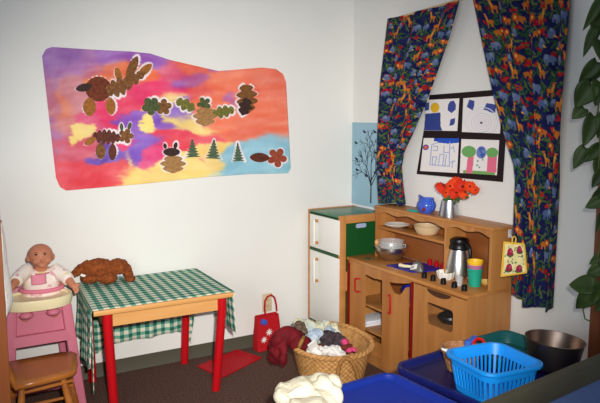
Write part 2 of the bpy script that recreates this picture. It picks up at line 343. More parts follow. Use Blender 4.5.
SH = [(oval(98.5,89,27,25,.2,20,.3),'russet'),(oval(84,87.5,17,8,-.2),'dark'),(oval(89.5,107,19,13,1.55),'ochre'),(oval(110.5,106,18,10,1.45),'ochre'),
 (oak(119,87,24,15,-.35,4),'brown'),(oval(118.5,75,16,7,1.25),'ochre'),(oval(132,68,26,9,-1.15),'brown'),(oval(145,70,18,8,-.75),'ochre'),(oak(132,80,28,10,-.55,4),'brown'),
 (maple(151,106,8.5,.3,5,.35),'green'),(maple(163.5,107,7.5,1.,5,.4),'brown'),
 (oak(186,105,19,10,.45,3,.5),'olive'),(oak(222,112,22,10,2.95,4,.5),'olive'),(maple(204,104,6.5,.5,5,.5),'green'),(oak(205,117,17,19,1.57,3,.35),'tan'),
 (oak(247,99,26,17,1.5,4,.45),'brown'),(oak(245,107,16,11,1.9,3,.4),'dark'),
 (oak(107,137,26,12,.08,6,.4),'maroon'),(oval(90,141,13,7,2.6),'ochre'),(maple(126,136,7,0,5,.45),'brown'),(oval(121.5,127,8,3.5,1.5),'green'),(oval(129.5,126,8,3.5,1.85),'green'),(oval(100.5,151,17,10,1.55),'brown'),(oval(112.5,152,17,8,1.6),'maroon'),
 (oval(171.5,152,17,8.5,0,18,.4),'dark'),(oval(165,146,6,3.5,1.4),'dark'),(oval(175.5,145.5,7,4,1.8),'dark'),(oak(173,164.5,16,20,1.57,3,.35),'tan'),
 (fern(192.5,148,19,16,-.05),'fern'),(fern(213.5,149,20,17,.05),'fern'),(fern(238,152,19,13,-.05),'fern'),
 (oval(259.5,157.5,20,9.5,.03),'maroon'),(maple(277,157.5,9,.2,5,.5),'rust')]
dist = np.full(px.shape, 99.)
for poly, k in SH:
    for q in poly: dist = np.minimum(dist, np.hypot(px-q[0], (py-q[1])))
wm = np.clip((1.3+1.6*fnoise(px/7, py/7, 8, 2)-dist)/1., 0, 1)[..., None]
colr = colr*(1-wm)+np.array([238, 226, 228.])*wm
P = to_wall_y(px, py, -.006); P[..., 1] -= .005*(1+fnoise(px/40, py/30, 3, 2))*.5
mur = thing('mural_art', tuple(P.reshape(-1, 3).mean(0)*np.array([1, 0, 1])), 'large painted paper mural of leaf animals in pink, orange and purple on the white wall', 'artwork')
paint_mesh('painted_paper', 'art', P, colr, mur, .001)
for i, (poly, k) in enumerate(SH):
    mb = MB(); d0 = -.0135-.0006*(i % 5)
    mb.prism([onY(a, b, d0) for a, b in poly], (0, -.0022, 0)); mb.build('leaf', LEAF[k], mur)

# ================================================================ POSTER WITH BARE TREE
po = thing('tree_poster', (0, -.19, .93), 'pale blue poster with a bare black tree and birds, in the corner behind the curtain', 'poster')
pc = [onX(352.3, 123, 0), onX(383, 121.5, 0), onX(352, 203.5, 0)]
y0_, y1_ = -.004, -.40; z1_, z0_ = 1.54, .948
mb = MB(); mb.box((-.004, y0_, z0_-.05), (0, y1_, z1_), 0); mb.build('white_backing', 'paper', po)
mb = MB(); mb.box((-.006, y0_, z0_), (-.004, y1_, z1_)); mb.build('blue_sheet', mat('pale_blue_paper', (150, 184, 200), .8, var=.03, vscale=6), po)
mb = MB()
def twig(p, a, l, r, dep):
    q = (p[0]+l*math.sin(a), p[1]+l*math.cos(a)); w = lambda s: (-.0075, s[0], s[1])
    mb.tube([w(p), w(((p[0]+q[0])/2+random.uniform(-.08, .08)*l, (p[1]+q[1])/2)), w(q)], [r, r*.85, r*.65], 5)
    if dep == 0: return
    for s in ([-1, 1] if dep > 1 else [-1, 1, 0]):
        k = random.uniform(.45, 1.)
        b = (p[0]+(q[0]-p[0])*k, p[1]+(q[1]-p[1])*k) if s else q
        twig(b, a+s*random.uniform(.35, .75), l*random.uniform(.58, .78), max(.0019, r*.64), dep-1)
random.seed(12)
tb = onX(371.5, 203, 0)
twig((tb[1], tb[2]), .0, .2, .0075, 4); twig((tb[1], tb[2]+.19), -.05, .15, .005, 4); twig((tb[1], tb[2]+.12), .6, .14, .004, 3); twig((tb[1], tb[2]+.12), -.6, .14, .004, 3)
for v in mb.bm.verts:
    v.co.y = min(-.01, max(-.39, v.co.y)); v.co.z = min(1.53, v.co.z); v.co.x = -.0075+(v.co.x+.0075)*.25
mb.build('bare_tree', 'bird', po)
for u, v in ((364.5, 132), (375, 132), (356, 143), (356.5, 159), (357, 170), (381, 150), (366, 176), (375, 173), (376, 153)):
    c = onX(u, v, -.008); mb = MB(); mb.ball(c, (.003, .013, .008), 10); mb.ball(c+np.array([0, .012, .007]), (.003, .006, .006), 8)
    mb.prism([c+np.array([0, -.008, .003]), c+np.array([0, -.026, -.004]), c+np.array([0, -.008, -.005])], (-.002, 0, 0)); mb.build('bird_cutout', 'bird', po)

# ================================================================ CURTAINS
def rnd(seed): return np.random.RandomState(seed)
def cloth_print(U, V, seed):
    r = rnd(seed); C = np.zeros(U.shape+(3,)); C[:] = (24, 28, 78)
    C += (fnoise(U*60, V*60, seed, 2)*8)[..., None]
    W, Hh = U.max()+.1, V.max()+.1
    def ell(x, y, a, b, ang, c):
        dx, dy = U-x, V-y; ca, sa = math.cos(ang), math.sin(ang); m = ((dx*ca+dy*sa)/a)**2+((-dx*sa+dy*ca)/b)**2 < 1; C[m] = c
    for k in range(int(W*Hh*1250)):
        x, y, a = r.uniform(-.05, W), r.uniform(-.05, Hh), r.uniform(0, pi); g = r.choice(3)
        ell(x, y, r.uniform(.012, .032), r.uniform(.0035, .007), a, [(52, 92, 48), (40, 76, 44), (92, 112, 54)][g])
    for k in range(int(W*Hh*130)):
        x, y = r.uniform(-.05, W), r.uniform(-.05, Hh)
        for q in range(5): ell(x+r.uniform(-.02, .02), y+r.uniform(-.014, .014), .0085, .0085, 0, [(176, 24, 30), (150, 16, 30), (196, 40, 30)][r.choice(3)])
    n = 0; sp = .094
    for j in range(int(Hh/sp)+2):
        for i in range(int(W/sp)+2):
            x = i*sp+(j % 2)*sp/2+r.uniform(-.014, .014); y = j*sp*.82+r.uniform(-.012, .012); k = r.choice(5); s = r.uniform(.85, 1.12); d = r.choice([-1, 1])
            if k == 0:
                c = [(98, 114, 152), (84, 102, 146)][r.choice(2)]
                ell(x, y, .026*s, .018*s, 0, c); ell(x+d*.022*s, y-.010*s, .014*s, .014*s, 0, (120, 136, 170)); ell(x+d*.034*s, y+.008*s, .006*s, .016*s, d*.3, c)
                for q in (-.015, .012): ell(x+q*s, y+.02*s, .006*s, .014*s, 0, c)
            elif k == 1:
                o = (206, 112, 34); ell(x, y, .021*s, .013*s, 0, o); ell(x+d*.018*s, y-.024*s, .0065*s, .026*s, d*.25, (236, 152, 52)); ell(x+d*.026*s, y-.048*s, .011*s, .006*s, 0, o)
                for q in (-.014, .012): ell(x+q*s, y+.022*s, .0045*s, .018*s, 0, o)
            elif k == 2:
                ell(x, y, .026*s, .013*s, 0, (204, 112, 38)); ell(x+d*.024*s, y-.008*s, .019*s, .019*s, 0, (204, 70, 26)); ell(x+d*.024*s, y-.008*s, .009*s, .009*s, 0, (242, 180, 80))
                for q in (-.016, .008): ell(x+q*s, y+.015*s, .0055*s, .011*s, 0, (214, 120, 44))
            elif k == 3:
                ell(x, y, .019*s, .025*s, .4*d, (96, 112, 150)); ell(x, y-.02*s, .010*s, .010*s, 0, (124, 138, 172)); ell(x+.018*s*d, y+.012*s, .010*s, .005*s, .5, (236, 170, 50))
    return C*.9
def curtain(name, Lp, Rp, top_z, seed, folds, label, hem=None, nu=130, nv=330, gather=None):
    Lw = np.array([onX(u, v, -.05)[1:] for u, v in Lp]); Rw = np.array([onX(u, v, -.05)[1:] for u, v in Rp])
    gu, gv = np.meshgrid(np.linspace(0, 1, nu), np.linspace(0, 1, nv))
    def along(W, t):
        d = np.r_[0, np.cumsum(np.hypot(*np.diff(W, axis=0).T))]; d /= d[-1]
        return np.interp(t, d, W[:, 0]), np.interp(t, d, W[:, 1])
    ly, lz = along(Lw, gv); ry, rz = along(Rw, gv)
    ge = gu+.0*gv
    Y = ly+(ry-ly)*ge; Z = lz+(rz-lz)*ge
    if hem is not None: Z = Z-hem(gu)*gv**6
    amp = .014+.022*np.minimum(1, gv*3)
    fold = np.zeros_like(gu)
    for f_, ph, a in folds: fold += a*np.sin(2*pi*f_*gu+ph+.5*np.sin(3*gv+ph))
    X = -.062-amp*fold
    X = np.minimum(X, -.012)
    C = cloth_print(gu*.78, gv*1.75, seed)
    # thread hem line along the lower edge
    P = np.stack([X, Y, Z], -1)
    t = thing(name, (0, float(Y.mean()), float(Z.min())), label, 'curtain', 'jungle print curtains')
    paint_mesh('fabric_panel', 'fabric', P, C, t, .002)
    return t
curtain('window_curtain', [(391,19),(387.5,80),(385,120),(383.5,150),(383.5,180),(384.5,202)], [(461.5,1),(451,38),(439.5,70),(427,104),(414.5,134),(406,152),(402.5,166),(404,186),(406.5,204)], None, 11, [(2.3, .4, 1.), (4.6, 1., .5)],
        'jungle animal print curtain pulled aside, left of the drawings in the black frame', hem=lambda u: .008*np.sin(u*9))
curtain('window_curtain', [(475,-3),(483,30),(492,66),(503,108),(512,140),(520,164),(521.5,180),(520,210),(518,250),(516.5,291)], [(573.5,-14),(572,20),(569,70),(566,120),(563,170),(560,220),(556.5,270),(553.5,311)], None, 23, [(3.2, .2, 1.), (6.3, 2., .35)],
        'longer jungle animal print curtain hanging right of the drawings, next to the vine', hem=lambda u: .045*np.exp(-((u-.35)/.25)**2), nu=150, nv=380)
a = onX(388, 20.5, -.055); b = onX(470, -3.5, -.055); b = a+(b-a)*(1.5/(a[1]-b[1]))
rd = thing('curtain_rod', tuple(a), 'thin pale wooden curtain rod slanting up above the jungle curtains', 'curtain rod')
mb = MB(); mb.cyl(a, b, .006, n=10); mb.build('rod', 'rod', rd)
for t in (.03, .97):
    p = a+(b-a)*t; mb = MB(); mb.box((0, p[1]-.008, p[2]-.014), (-.06, p[1]+.008, p[2]-.005), .001); mb.build('bracket', 'rod', rd)

# ================================================================ DRAWINGS IN A BLACK PAPER WINDOW FRAME
df = thing('drawing_frame', (0, -1.12, 1.24), 'black paper window frame holding four children\'s drawings, on the wall between the curtains', 'artwork')
def quadmap(q, s, t):
    q = np.array(q, float); return (q[0]*(1-s)*(1-t)+q[1]*s*(1-t)+q[2]*s*t+q[3]*(1-s)*t)
out = [(430, 95), (509, 88.7), (503, 182), (417, 174)]
mb = MB(); mb.prism([onX(*p, -.002) for p in out], (-.004, 0, 0)); mb.build('black_backing', 'blackpaper', df)
def drawing(quad, fn, n=90):
    s, t = np.meshgrid(np.linspace(0, 1, n), np.linspace(0, 1, n)); q = np.array(quad, float)
    p = q[0]*((1-s)*(1-t))[..., None]+q[1]*(s*(1-t))[..., None]+q[2]*(s*t)[..., None]+q[3]*((1-s)*t)[..., None]
    P = to_wall_x(p[..., 0], p[..., 1], -.0085); C = np.zeros(s.shape+(3,)); C[:] = (236, 230, 226); fn(s, t, C)
    o = paint_mesh('drawing', 'art', P, C, df, .001); return o
def poly_in(s, t, pts):
    ins = np.zeros(s.shape, bool); n = len(pts)
    for i in range(n):
        x1, y1 = pts[i]; x2, y2 = pts[(i+1) % n]
        c = ((y1 > t) != (y2 > t)) & (s < (x2-x1)*(t-y1)/((y2-y1) or 1e-9)+x1); ins ^= c
    return ins
def seg(s, t, a, b, w):
    ax, ay = a; bx, by = b; L = (bx-ax)**2+(by-ay)**2; k = np.clip(((s-ax)*(bx-ax)+(t-ay)*(by-ay))/L, 0, 1); return np.hypot(s-ax-k*(bx-ax), t-ay-k*(by-ay)) < w
NAVY = (66, 78, 150)
def d1(s, t, C):
    C[poly_in(s, t, [(.02, .45), (.47, .42), (.49, .85), (.55, 1), (0, 1)])] = (52, 68, 136); C[poly_in(s, t, [(0, .1), (.13, .08), (.13, .33), (0, .36)])] = NAVY
    C[((s-.3)/.13)**2+((t-.26)/.16)**2 < 1] = (226, 178, 40); C[poly_in(s, t, [(.74, .08), (.85, .06), (.92, .2), (.92, .34), (.8, .45), (.68, .36), (.68, .2)])] = NAVY
    C[poly_in(s, t, [(.78, .64), (.91, .6), (.92, .75), (.87, .82), (.75, .84)])] = NAVY
def d2(s, t, C):
    C[poly_in(s, t, [(.16, .05), (.3, .1), (.3, .24), (.26, .37), (.1, .26)])] = NAVY; C[poly_in(s, t, [(.62, .18), (.88, .24), (.85, .48), (.54, .36)])] = NAVY
    r = np.hypot(s-.5, t-.72)
    for q, c in ((.12, (180, 190, 216)), (.19, (210, 190, 206)), (.26, (186, 194, 224)), (.35, (206, 210, 226)), (.42, (190, 206, 226))): C[(abs(r-q) < .012)] = (np.array(c)+np.array([236, 230, 228]))/2
    C[r < .035] = (60, 80, 70); C[(r < .12) & (r > .04)] = (232, 222, 226)
def d3(s, t, C):
    b = (140, 158, 208)
    C[(t < .1) & (s > .3)] = (36, 70, 170); C[(t < .16-.1*abs(s-.7)) & (s > .4)] = (40, 84, 190)
    for a, q in (((.25, .2), (.25, .78)), ((.25, .2), (.45, .12)), ((.25, .8), (.8, .82)), ((.75, .1), (.78, .82)), ((.3, .25), (.42, .24)), ((.42, .24), (.42, .36)), ((.3, .36), (.42, .36)), ((.6, .22), (.6, .42)), ((.6, .42), (.76, .42)), ((.3, .55), (.32, .8)), ((.42, .56), (.38, .8)), ((.3, .56), (.42, .56)),
                 ((.5, .5), (.48, .8)), ((.62, .48), (.6, .8)), ((.5, .48), (.62, .48)), ((.68, .5), (.66, .8)), ((.8, .3), (.86, .24)), ((.86, .24), (.9, .4)), ((.86, .65), (.86, .85)), ((.8, .7), (.93, .66))): C[seg(s, t, a, q, .011)] = b
    C[np.hypot(s-.09, t-.28) < .085] = (70, 70, 160); C[np.hypot(s-.09, t-.28) < .055] = (226, 110, 70)
def d4(s, t, C):
    C[(t > .91) & (s < .95) & (s > .1)] = (118, 168, 96); C[poly_in(s, t, [(.2, .45), (.36, .45), (.34, 1), (.17, 1)])] = (226, 110, 138); C[poly_in(s, t, [(.73, .4), (.97, .42), (.98, .93), (.72, .93)])] = (226, 112, 140)
    C[((s-.22)/.19)**2+((t-.36)/.17)**2 < 1] = (110, 168, 96); C[((s-.84)/.16)**2+((t-.36)/.14)**2 < 1] = (110, 168, 96)
    g = fnoise(s*30, t*30, 4, 2); m = (((s-.55)/.13)**2+((t-.37)/.18)**2 < 1); C[m] = (110, 130, 190); C[m & (g > .1)] = (70, 96, 170)
    for a in ((.47, .62), (.6, .58), (.52, .8), (.46, .75)): C[np.hypot(s-a[0], t-a[1]) < .025] = (80, 150, 120)
drawing([(425, 100), (459.3, 98.3), (457.2, 131), (424.3, 130.6)], d1); drawing([(463.3, 98.3), (501.5, 95.3), (500, 133.6), (461.8, 132)], d2)
drawing([(423.6, 138), (459, 138.3), (457, 173), (420, 171)], d3); drawing([(461.3, 139), (499.2, 140.2), (496.8, 175.3), (459.6, 173)], d4)

# ================================================================ TOY REFRIGERATOR
FX, FY0, FY1, FZ = -.395, -.03, -.438, .937
fr = thing('toy_refrigerator', (-.2, -.23, 0), 'wooden toy refrigerator with white doors and green trim in the corner', 'toy refrigerator')
mb = MB(); t = .024; w = .048
for yy, s in ((FY0, -1), (FY1, 1)):
    mb.box((FX, yy, 0), (FX+w, yy+s*t, FZ), .002); mb.box((-.05, yy, 0), (-.002, yy+s*t, FZ), .002)
    mb.box((FX+w, yy, FZ-.052), (-.05, yy+s*t, FZ), .001); mb.box((FX+w, yy, .02), (-.05, yy+s*t, .12), .001); mb.box((FX+w, yy, .43), (-.05, yy+s*t, .56), .001)
mb.box((FX, FY0-t, .02), (FX+.02, FY1+t, .125), .001); mb.build('wood_frame', 'mapleh', fr)
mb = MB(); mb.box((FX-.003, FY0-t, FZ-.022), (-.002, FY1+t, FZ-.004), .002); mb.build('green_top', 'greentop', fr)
for a_, b_ in (((FX-.002, FY0-t, .654), (FX+.3, FY1+t, .672)), ((FX-.002, FY0-t, .125), (FX+.3, FY1+t, .15)), ((FX-.003, FY0-t, FZ-.026), (FX+.02, FY1+t, FZ-.014))):
    mb = MB(); mb.box(a_, b_); mb.build('green_shelf', 'green', fr)
for s_ in (1, -1):
    yy = (FY0-.012) if s_ == 1 else (FY1+.012)
    if s_ == -1:
        mb = MB(); sx0, sx1, sz0, sz1 = FX+w, -.05, .555, FZ-.05
        O = rrect(sx0, sz0, sx1, sz1, .002, 0, 6); I = rrect(-.262, .845, -.172, .875, .014, 0, 6)
        f3 = lambda L: [(a, yy, b) for a, b, _ in L]; mb.ring_plate(f3(O), f3(I), (0, .006, 0)); mb.build('side_panel', 'green', fr)
        mb = MB(); mb.box((sx0, yy, .12), (sx1, yy+.006, .43)); mb.build('side_panel', 'green', fr)
        mb = MB(); mb.box((-.28, yy+.012, .83), (-.15, yy+.02, .89)); mb.build('slot_backing', 'slot', fr)
    else:
        mb = MB(); mb.box((FX+w, yy, .1), (-.05, yy-.006, FZ-.03)); mb.build('side_panel', 'green', fr)
mb = MB(); mb.box((-.012, FY0-t, .05), (-.002, FY1+t, FZ-.03)); mb.build('back_panel', 'white', fr)
for z0, z1, hz in ((.676, FZ-.03, ((211+10), 243)), (.152, .652, (259.5, 281))):
    mb = MB(); mb.box((FX-.001, FY0-t-.003, z0), (FX+.014, FY1+.003, z1), .002); d = mb.build('door', 'white', fr)
    p0 = onX(314, hz[0], FX-.03); p1 = onX(314, hz[1], FX-.03); yh = float(p0[1])
    for zz in (p0[2], p1[2]):
        mb = MB(); mb.cyl((FX, yh, zz), (FX-.03, yh, zz), .010, n=12); mb.build('handle_post', 'maple', d)
    mb = MB(); mb.box((FX-.038, yh-.012, p1[2]-.012), (FX-.026, yh+.012, p0[2]+.012), .004); mb.build('handle', 'white', d)

# ================================================================ TOY STOVE / KITCHEN
SX, SY0, SY1, SZ, HZT, HX = -.34, -.445, -1.544, .667, 1.008, -.172
def cyx(u, v, x): return float(onX(u, v, x)[1])
st = thing('toy_stove', (-.17, -1.0, 0), 'wooden toy kitchen stove with hutch, counter and oven below the drawings', 'toy stove')
yp = lambda u, v: onX(u, v, SX)[1]
yA0, yA1 = yp(350, 290), yp(364, 290); yB0, yB1 = yp(382, 300), yp(407.5, 300); yD = yp(411, 300); yO0, yO1 = yp(414, 300), yp(466.5, 320)
zup = float(onX(372, 306, SX+.03)[2]); zlo = float(onX(372, 331, SX+.03)[2])
mb = MB()
def sidep(y, s):
    prof = [(SX+.012, 0), (SX+.012, SZ-.02), (SX+.012, SZ-.004), (HX, SZ-.004), (HX, HZT-.015), (-.012, HZT-.015), (-.012, 0)]
    if s < 0: prof = prof[:3]+[(-.012, SZ-.004), (-.012, 0)]
    mb = MB(); mb.prism([(a, y, b) for a, b in prof], (0, s*.02, 0)); mb.build('side_panel', 'maple', st)
sidep(SY0, -1); sidep(SY1, 1)
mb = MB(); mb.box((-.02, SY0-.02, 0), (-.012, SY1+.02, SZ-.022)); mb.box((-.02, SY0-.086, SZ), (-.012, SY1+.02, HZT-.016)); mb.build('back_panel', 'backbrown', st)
mb = MB(); mb.box((SX+.02, SY0-.02, .06), (-.02, SY1+.02, .08)); mb.box((SX+.03, SY0-.02, 0), (SX+.045, SY1+.02, .06))
mb.box((SX+.02, yD-.008, .08), (-.02, yD+.008, SZ-.02)); mb.box((SX+.03, SY0-.02, zlo-.015), (-.02, yD, zlo)); mb.box((SX+.03, SY0-.02, zup-.014), (-.02, yB0-.02, zup)); mb.box((SX+.03, SY0-.02, .08), (SX+.04, yD, zlo-.06)); mb.build('cabinet_body', 'maple', st)
# countertop with a rounded front lip, lower moulding
mb = MB(); mb.box((SX-.006, SY0+.004, SZ-.022), (-.02, SY1-.004, SZ), .006); mb.build('countertop', 'mapletop', st)
# arched apron under the counter over the cupboard
mb = MB(); n = 24; ya, yb = SY0-.004, yD+.002
up = [(SX+.004, ya+(yb-ya)*k/n, SZ-.02) for k in range(n+1)]; lo = [(SX+.004, ya+(yb-ya)*k/n, SZ-.032-.055*math.sin(pi*k/n)**.8*(1 if k/n < .5 else .9)) for k in range(n+1)]
mb.prism(up+lo[::-1], (.012, 0, 0)); mb.build('arched_apron', 'maple', st)
mb = MB(); mb.box((SX-.002, SY0-.002, .03), (SX+.014, SY0-.015, SZ-.028)); mb.build('door_edge', 'darkred', st); 
mb = MB(); mb.box((SX-.002, yD-.004, .03), (SX+.014, yD+.004, SZ-.028)); mb.build('door_edge', 'darkred', st)
for (a, b, top, hpx) in ((yA0, yA1, SZ-.045, (355.2, 278, 291)), (yB0, yB1, .602, (390.5, 296.5, 314))):
    mb = MB(); ed = [(SX, a+(b-a)*k/20, top-(.066*math.exp(-((k/20-.56)/.30)**4) if top < .605 else 0)) for k in range(21)]; mb.prism([(SX, b, .035), (SX, a, .035)]+ed, (.014, 0, 0)); d = mb.build('door', 'maple', st)
    p0 = onX(hpx[0], hpx[1], SX-.02); p1 = onX(hpx[0], hpx[2], SX-.02); dy = .024 if a == yA0 else .024
    sg = -1 if a == yA0 else 1
    yv = p0[1]
    path = [(SX, yv-.028*(1 if sg == -1 else -1), p0[2]), (SX-.018, yv-.026*(1 if sg == -1 else -1), p0[2]), (SX-.022, yv-.006*(1 if sg == -1 else -1), p0[2]), (SX-.022, yv, p0[2]-.008), (SX-.022, yv, p1[2]+.008), (SX-.022, yv-.006*(1 if sg == -1 else -1), p1[2]), (SX-.018, yv-.026*(1 if sg == -1 else -1), p1[2]), (SX, yv-.028*(1 if sg == -1 else -1), p1[2])]
    mb = MB(); mb.tube(path, .0055, 8); mb.build('handle', 'red', d, 'red plastic pull handle')
# oven door with rounded window
wz0, wz1 = .437, .56; wy0, wy1 = yp(426.5, 310), yp(453.5, 320)
mb = MB(); top = SZ-.028
O = rrect(yO1, .035, yO0, top, .004, 0, 6); I = rrect(wy1, wz0, wy0, wz1, .022, 0, 6)
f3 = lambda L, x: [(x, a, b) for a, b, _ in L]
mb.ring_plate(f3(O, SX-.004), f3(I, SX-.004), (.018, 0, 0)); od = mb.build('oven_door', 'maple', st)
mb = MB(); ym = (yO0+yO1)/2
mb.prism([(SX-.007, ym+.095*math.cos(pi*k/16), top-.002-.032*math.sin(pi*k/16)) for k in range(17)], (.004, 0, 0)); mb.build('grip_shade', mat('recess_shade_brown', (74, 44, 24), .7), od)  # dark plate stands in for shade in the grip recess; nothing is cut
mb = MB(); mb.box((SX+.006, wy0+.01, wz0-.01), (SX+.009, wy1-.01, wz1+.01)); mb.build('oven_window', 'pane', od)
mb = MB(); zov = float(onX(447, 320, -.2)[2])-.004; ypan = float(onX(450.5, 318, -.2)[1]); mb.box((SX+.02, yD-.01, zov-.01), (-.02, SY1+.02, zov)); mb.build('oven_shelf', 'maple', st)
for u, v in ((424.2, 278), (433, 280.5), (443.3, 283.5), (454.3, 286.7), (464.3, 290)):
    p = (0, cyx(u, v, SX+.055)); mb = MB(); mb.cyl((SX+.055, p[1], SZ), (SX+.055, p[1], SZ+.03), .0165, .0145, 14); mb.box((SX+.041, p[1]-.003, SZ+.03), (SX+.069, p[1]+.003, SZ+.034), .001); mb.build('knob', 'black', st)
# hutch
hd0 = onX(445, 240, HX)[1]; hs = .865
mb = MB(); mb.box((HX-.010, SY0-.074, HZT-.016), (-.004, SY1-.014, HZT), .005); mb.build('hutch_top', 'mapletop', st)
mb = MB(); mb.box((HX+.004, SY0-.090, hs-.008), (-.02, hd0+.008, hs+.006), .001); mb.build('hutch_shelf', 'mapletop', st)
mb = MB(); mb.box((HX+.002, hd0-.008, SZ), (-.02, hd0+.008, HZT-.02)); mb.build('hutch_divider', 'maple', st)
def valance(a, b, waves):
    mb = MB(); n = 48; up = [(HX-.004, a+(b-a)*k/n, HZT-.015) for k in range(n+1)]
    lo = [(HX-.004, a+(b-a)*k/n, HZT-.040-.007*math.cos(2*pi*waves*k/n)-.010*(abs(2*k/n-1)**2.5)) for k in range(n+1)]
    mb.prism(up+lo[::-1], (.012, 0, 0)); mb.build('scalloped_valance', 'maple', st)
valance(SY0-.076, hd0+.002, 3); valance(hd0-.002, SY1+.002, 2)
# hutch upright cheeks, set in from the counter
mb = MB(); mb.box((HX, SY0-.076, SZ), (-.02, SY0-.090, HZT-.015)); mb.build('hutch_cheek', 'maple', st)
# things in the cupboard and oven
p = onX(374, 322, SX+.06)
pw = thing('paper_stack', (SX+.15, -.73, zlo), 'stack of white papers on the cupboard shelf of the toy stove', 'paper')
for k in range(4):
    mb = MB(); mb.M = Matrix.Translation((SX+.15, float(onX(371, 322, SX+.15)[1]), zlo+.0005+k*.009)) @ Matrix.Rotation(.05*(k % 3-1), 4, 'Z'); mb.box((-.105, -.1, 0), (.105, .1, .0085), .001); mb.build('sheet_bundle', 'paper', pw)
mb = MB(); c = (SX+.13, -.98, .53); mb.lathe([(.03, -.045), (.06, -.03), (.078, .0), (.082, .03), (.078, .03), (.072, .002), (.054, -.024), (.0, -.036)], c, 24, cap1=False); o = mb.build('play_bowl', 'bluemat'); tag(o, 'blue bowl inside the toy stove cupboard above the right cupboard door', 'bowl')
mb = MB(); mb.box((SX+.03, yB0+.02, .475), (-.03, yD+.01, .487)); mb.build('inner_shelf', 'maple', st)
pn = thing('frying_pan', (-.2, ypan, zov), 'dark toy frying pan seen through the oven window', 'pan')
mb = MB(); mb.lathe([(.0, 0), (.055, 0), (.075, .03), (.072, .03), (.053, .004), (0, .004)], (-.2, ypan, zov+.0005), 24, cap0=False, cap1=False)
mb.M = Matrix.Translation((0, 0, .03)); mb.lathe([(0, .03), (.04, .028), (.066, .012), (.07, 0), (0, 0)], (-.2, ypan, zov), 24, cap0=False, cap1=False); mb.build('pan_body', 'black', pn)
mb = MB(); mb.cyl((-.15, ypan+.05, zov+.022), (-.07, ypan+.11, zov+.03), .008, n=10); mb.build('pan_handle', 'black', pn)
# hook and pot holder on the right side of the stove
ph = thing('pot_holder', (-.03, SY1-.03, .75), 'quilted yellow pot holder printed with red vegetables on a hook at the stove side', 'pot holder')
yq = SY1-.016
quad = [onX(503.5, 241.5, -.155), onX(524.5, 243.5, -.10), onX(527, 273, -.10), onX(500.5, 277, -.165)]
s, t = np.meshgrid(np.linspace(0, 1, 90), np.linspace(0, 1, 100)); q = np.array(quad)
P = q[0]*((1-s)*(1-t))[..., None]+q[1]*(s*(1-t))[..., None]+q[2]*(s*t)[..., None]+q[3]*((1-s)*t)[..., None]
P[..., 1] -= .008*(np.sin(pi*s)*np.sin(pi*t))**.4+.002*np.sin(s*pi*4)*np.sin(t*pi*4)
C = np.zeros(s.shape+(3,)); C[:] = (226, 210, 150); C += (fnoise(s*20, t*20, 3, 2)*8)[..., None]
for (cx_, cy_) in ((.3, .28), (.72, .2), (.28, .74), (.68, .8)):
    C[((s-cx_)/.14)**2+((t-cy_-.08)/.07)**2 < 1] = (60, 92, 50); C[((s-cx_)/.12)**2+((t-cy_)/.115)**2 < 1] = (150, 34, 66); C[((s-cx_-.03)/.04)**2+((t-cy_+.02)/.05)**2 < 1] = (186, 70, 100)
r_ = rnd(4)
for k in range(34):
    cx_, cy_ = r_.uniform(.1, .9), r_.uniform(.08, .92); m = ((s-cx_)/.03)**2+((t-cy_)/.025)**2 < 1; C[m & (C[..., 0] > 200)] = (104, 128, 86)
C[(s < .07) | (s > .93) | (t < .06) | (t > .94)] = (226, 178, 66)
paint_mesh('quilted_pad', 'fabric', P, C, ph, .006)
mb = MB(); c = (q[0]+q[1])/2; mb.tube([c+np.array([.014*math.cos(a_), 0, .012+.02*math.sin(a_)]) for a_ in [2*pi*k/14 for k in range(14)]], .004, 6, True); mb.build('hanging_loop', mat('yellow_binding', (232, 186, 70), .8), ph)
hk = thing('wall_hook', (c[0], SY1, c[2]), 'clear plastic hook on the stove side above the pot holder', 'hook')
hp = onY(509.5, 232, SY1)
mb = MB(); mb.box((hp[0]-.012, SY1-.005, hp[2]-.03), (hp[0]+.012, SY1, hp[2]+.03), .003); mb.build('hook_plate', mat('clear_grey', (200, 200, 206), .2), hk)
mb = MB(); mb.tube([(hp[0], SY1-.003, hp[2]-.012), (hp[0], SY1-.018, hp[2]-.03), (hp[0], SY1-.028, hp[2]-.02), (hp[0], SY1-.03, hp[2]-.008)], .004, 8); mb.build('hook_arm', mat('clear_grey_arm', (200, 200, 206), .2), hk)

# ---------------------------------------------------------------- items on the counter
def cp(u, v):   # counter point, depth eased so nothing runs into the hutch back
    p = onZ(u, v, SZ); x = -.27+(p[0]+.27)*.62; return np.array([x, cyx(u, v, x), SZ])
def bowl(mb, c, r, h, th=.003, foot=.5, flare=.6, n=40):
    prof = []; m = 9
    for k in range(m+1):
        a = k/m; prof.append((r*(foot+(1-foot)*a**flare), h*a))
    prof += [(r+.003, h+.002), (r-th, h+.001)]+[(r*(foot+(1-foot)*(k/m)**flare)-th, max(th, h*k/m)) for k in range(m, -1, -1)]
    prof.append((0, th)); mb.lathe([(0, 0)]+prof, c, n, cap0=False, cap1=False)
    return mb
c = np.array([-.155, onZ(391, 262, SZ)[1]-.0, SZ]); c[1] = cyx(391, 255, -.155)
mb = MB(); m_ = 10; R_ = .105
prof = [(0, 0)]+[(R_*math.sin(.35+(pi/2-.35)*k/m_)**.9, .088*(k/m_)**1.2) for k in range(m_+1)]+[(R_+.006, .09), (R_+.006, .093), (R_-.003, .092)]+[(R_*math.sin(.35+(pi/2-.35)*k/m_)**.9-.003, .003+.088*(k/m_)**1.2) for k in range(m_-1, -1, -1)]+[(0, .004)]
mb.lathe(prof, c, 48, cap0=False, cap1=False); o = mb.build('mixing_bowl', 'steel'); tag(o, 'shiny steel mixing bowl on the counter of the toy stove', 'bowl')
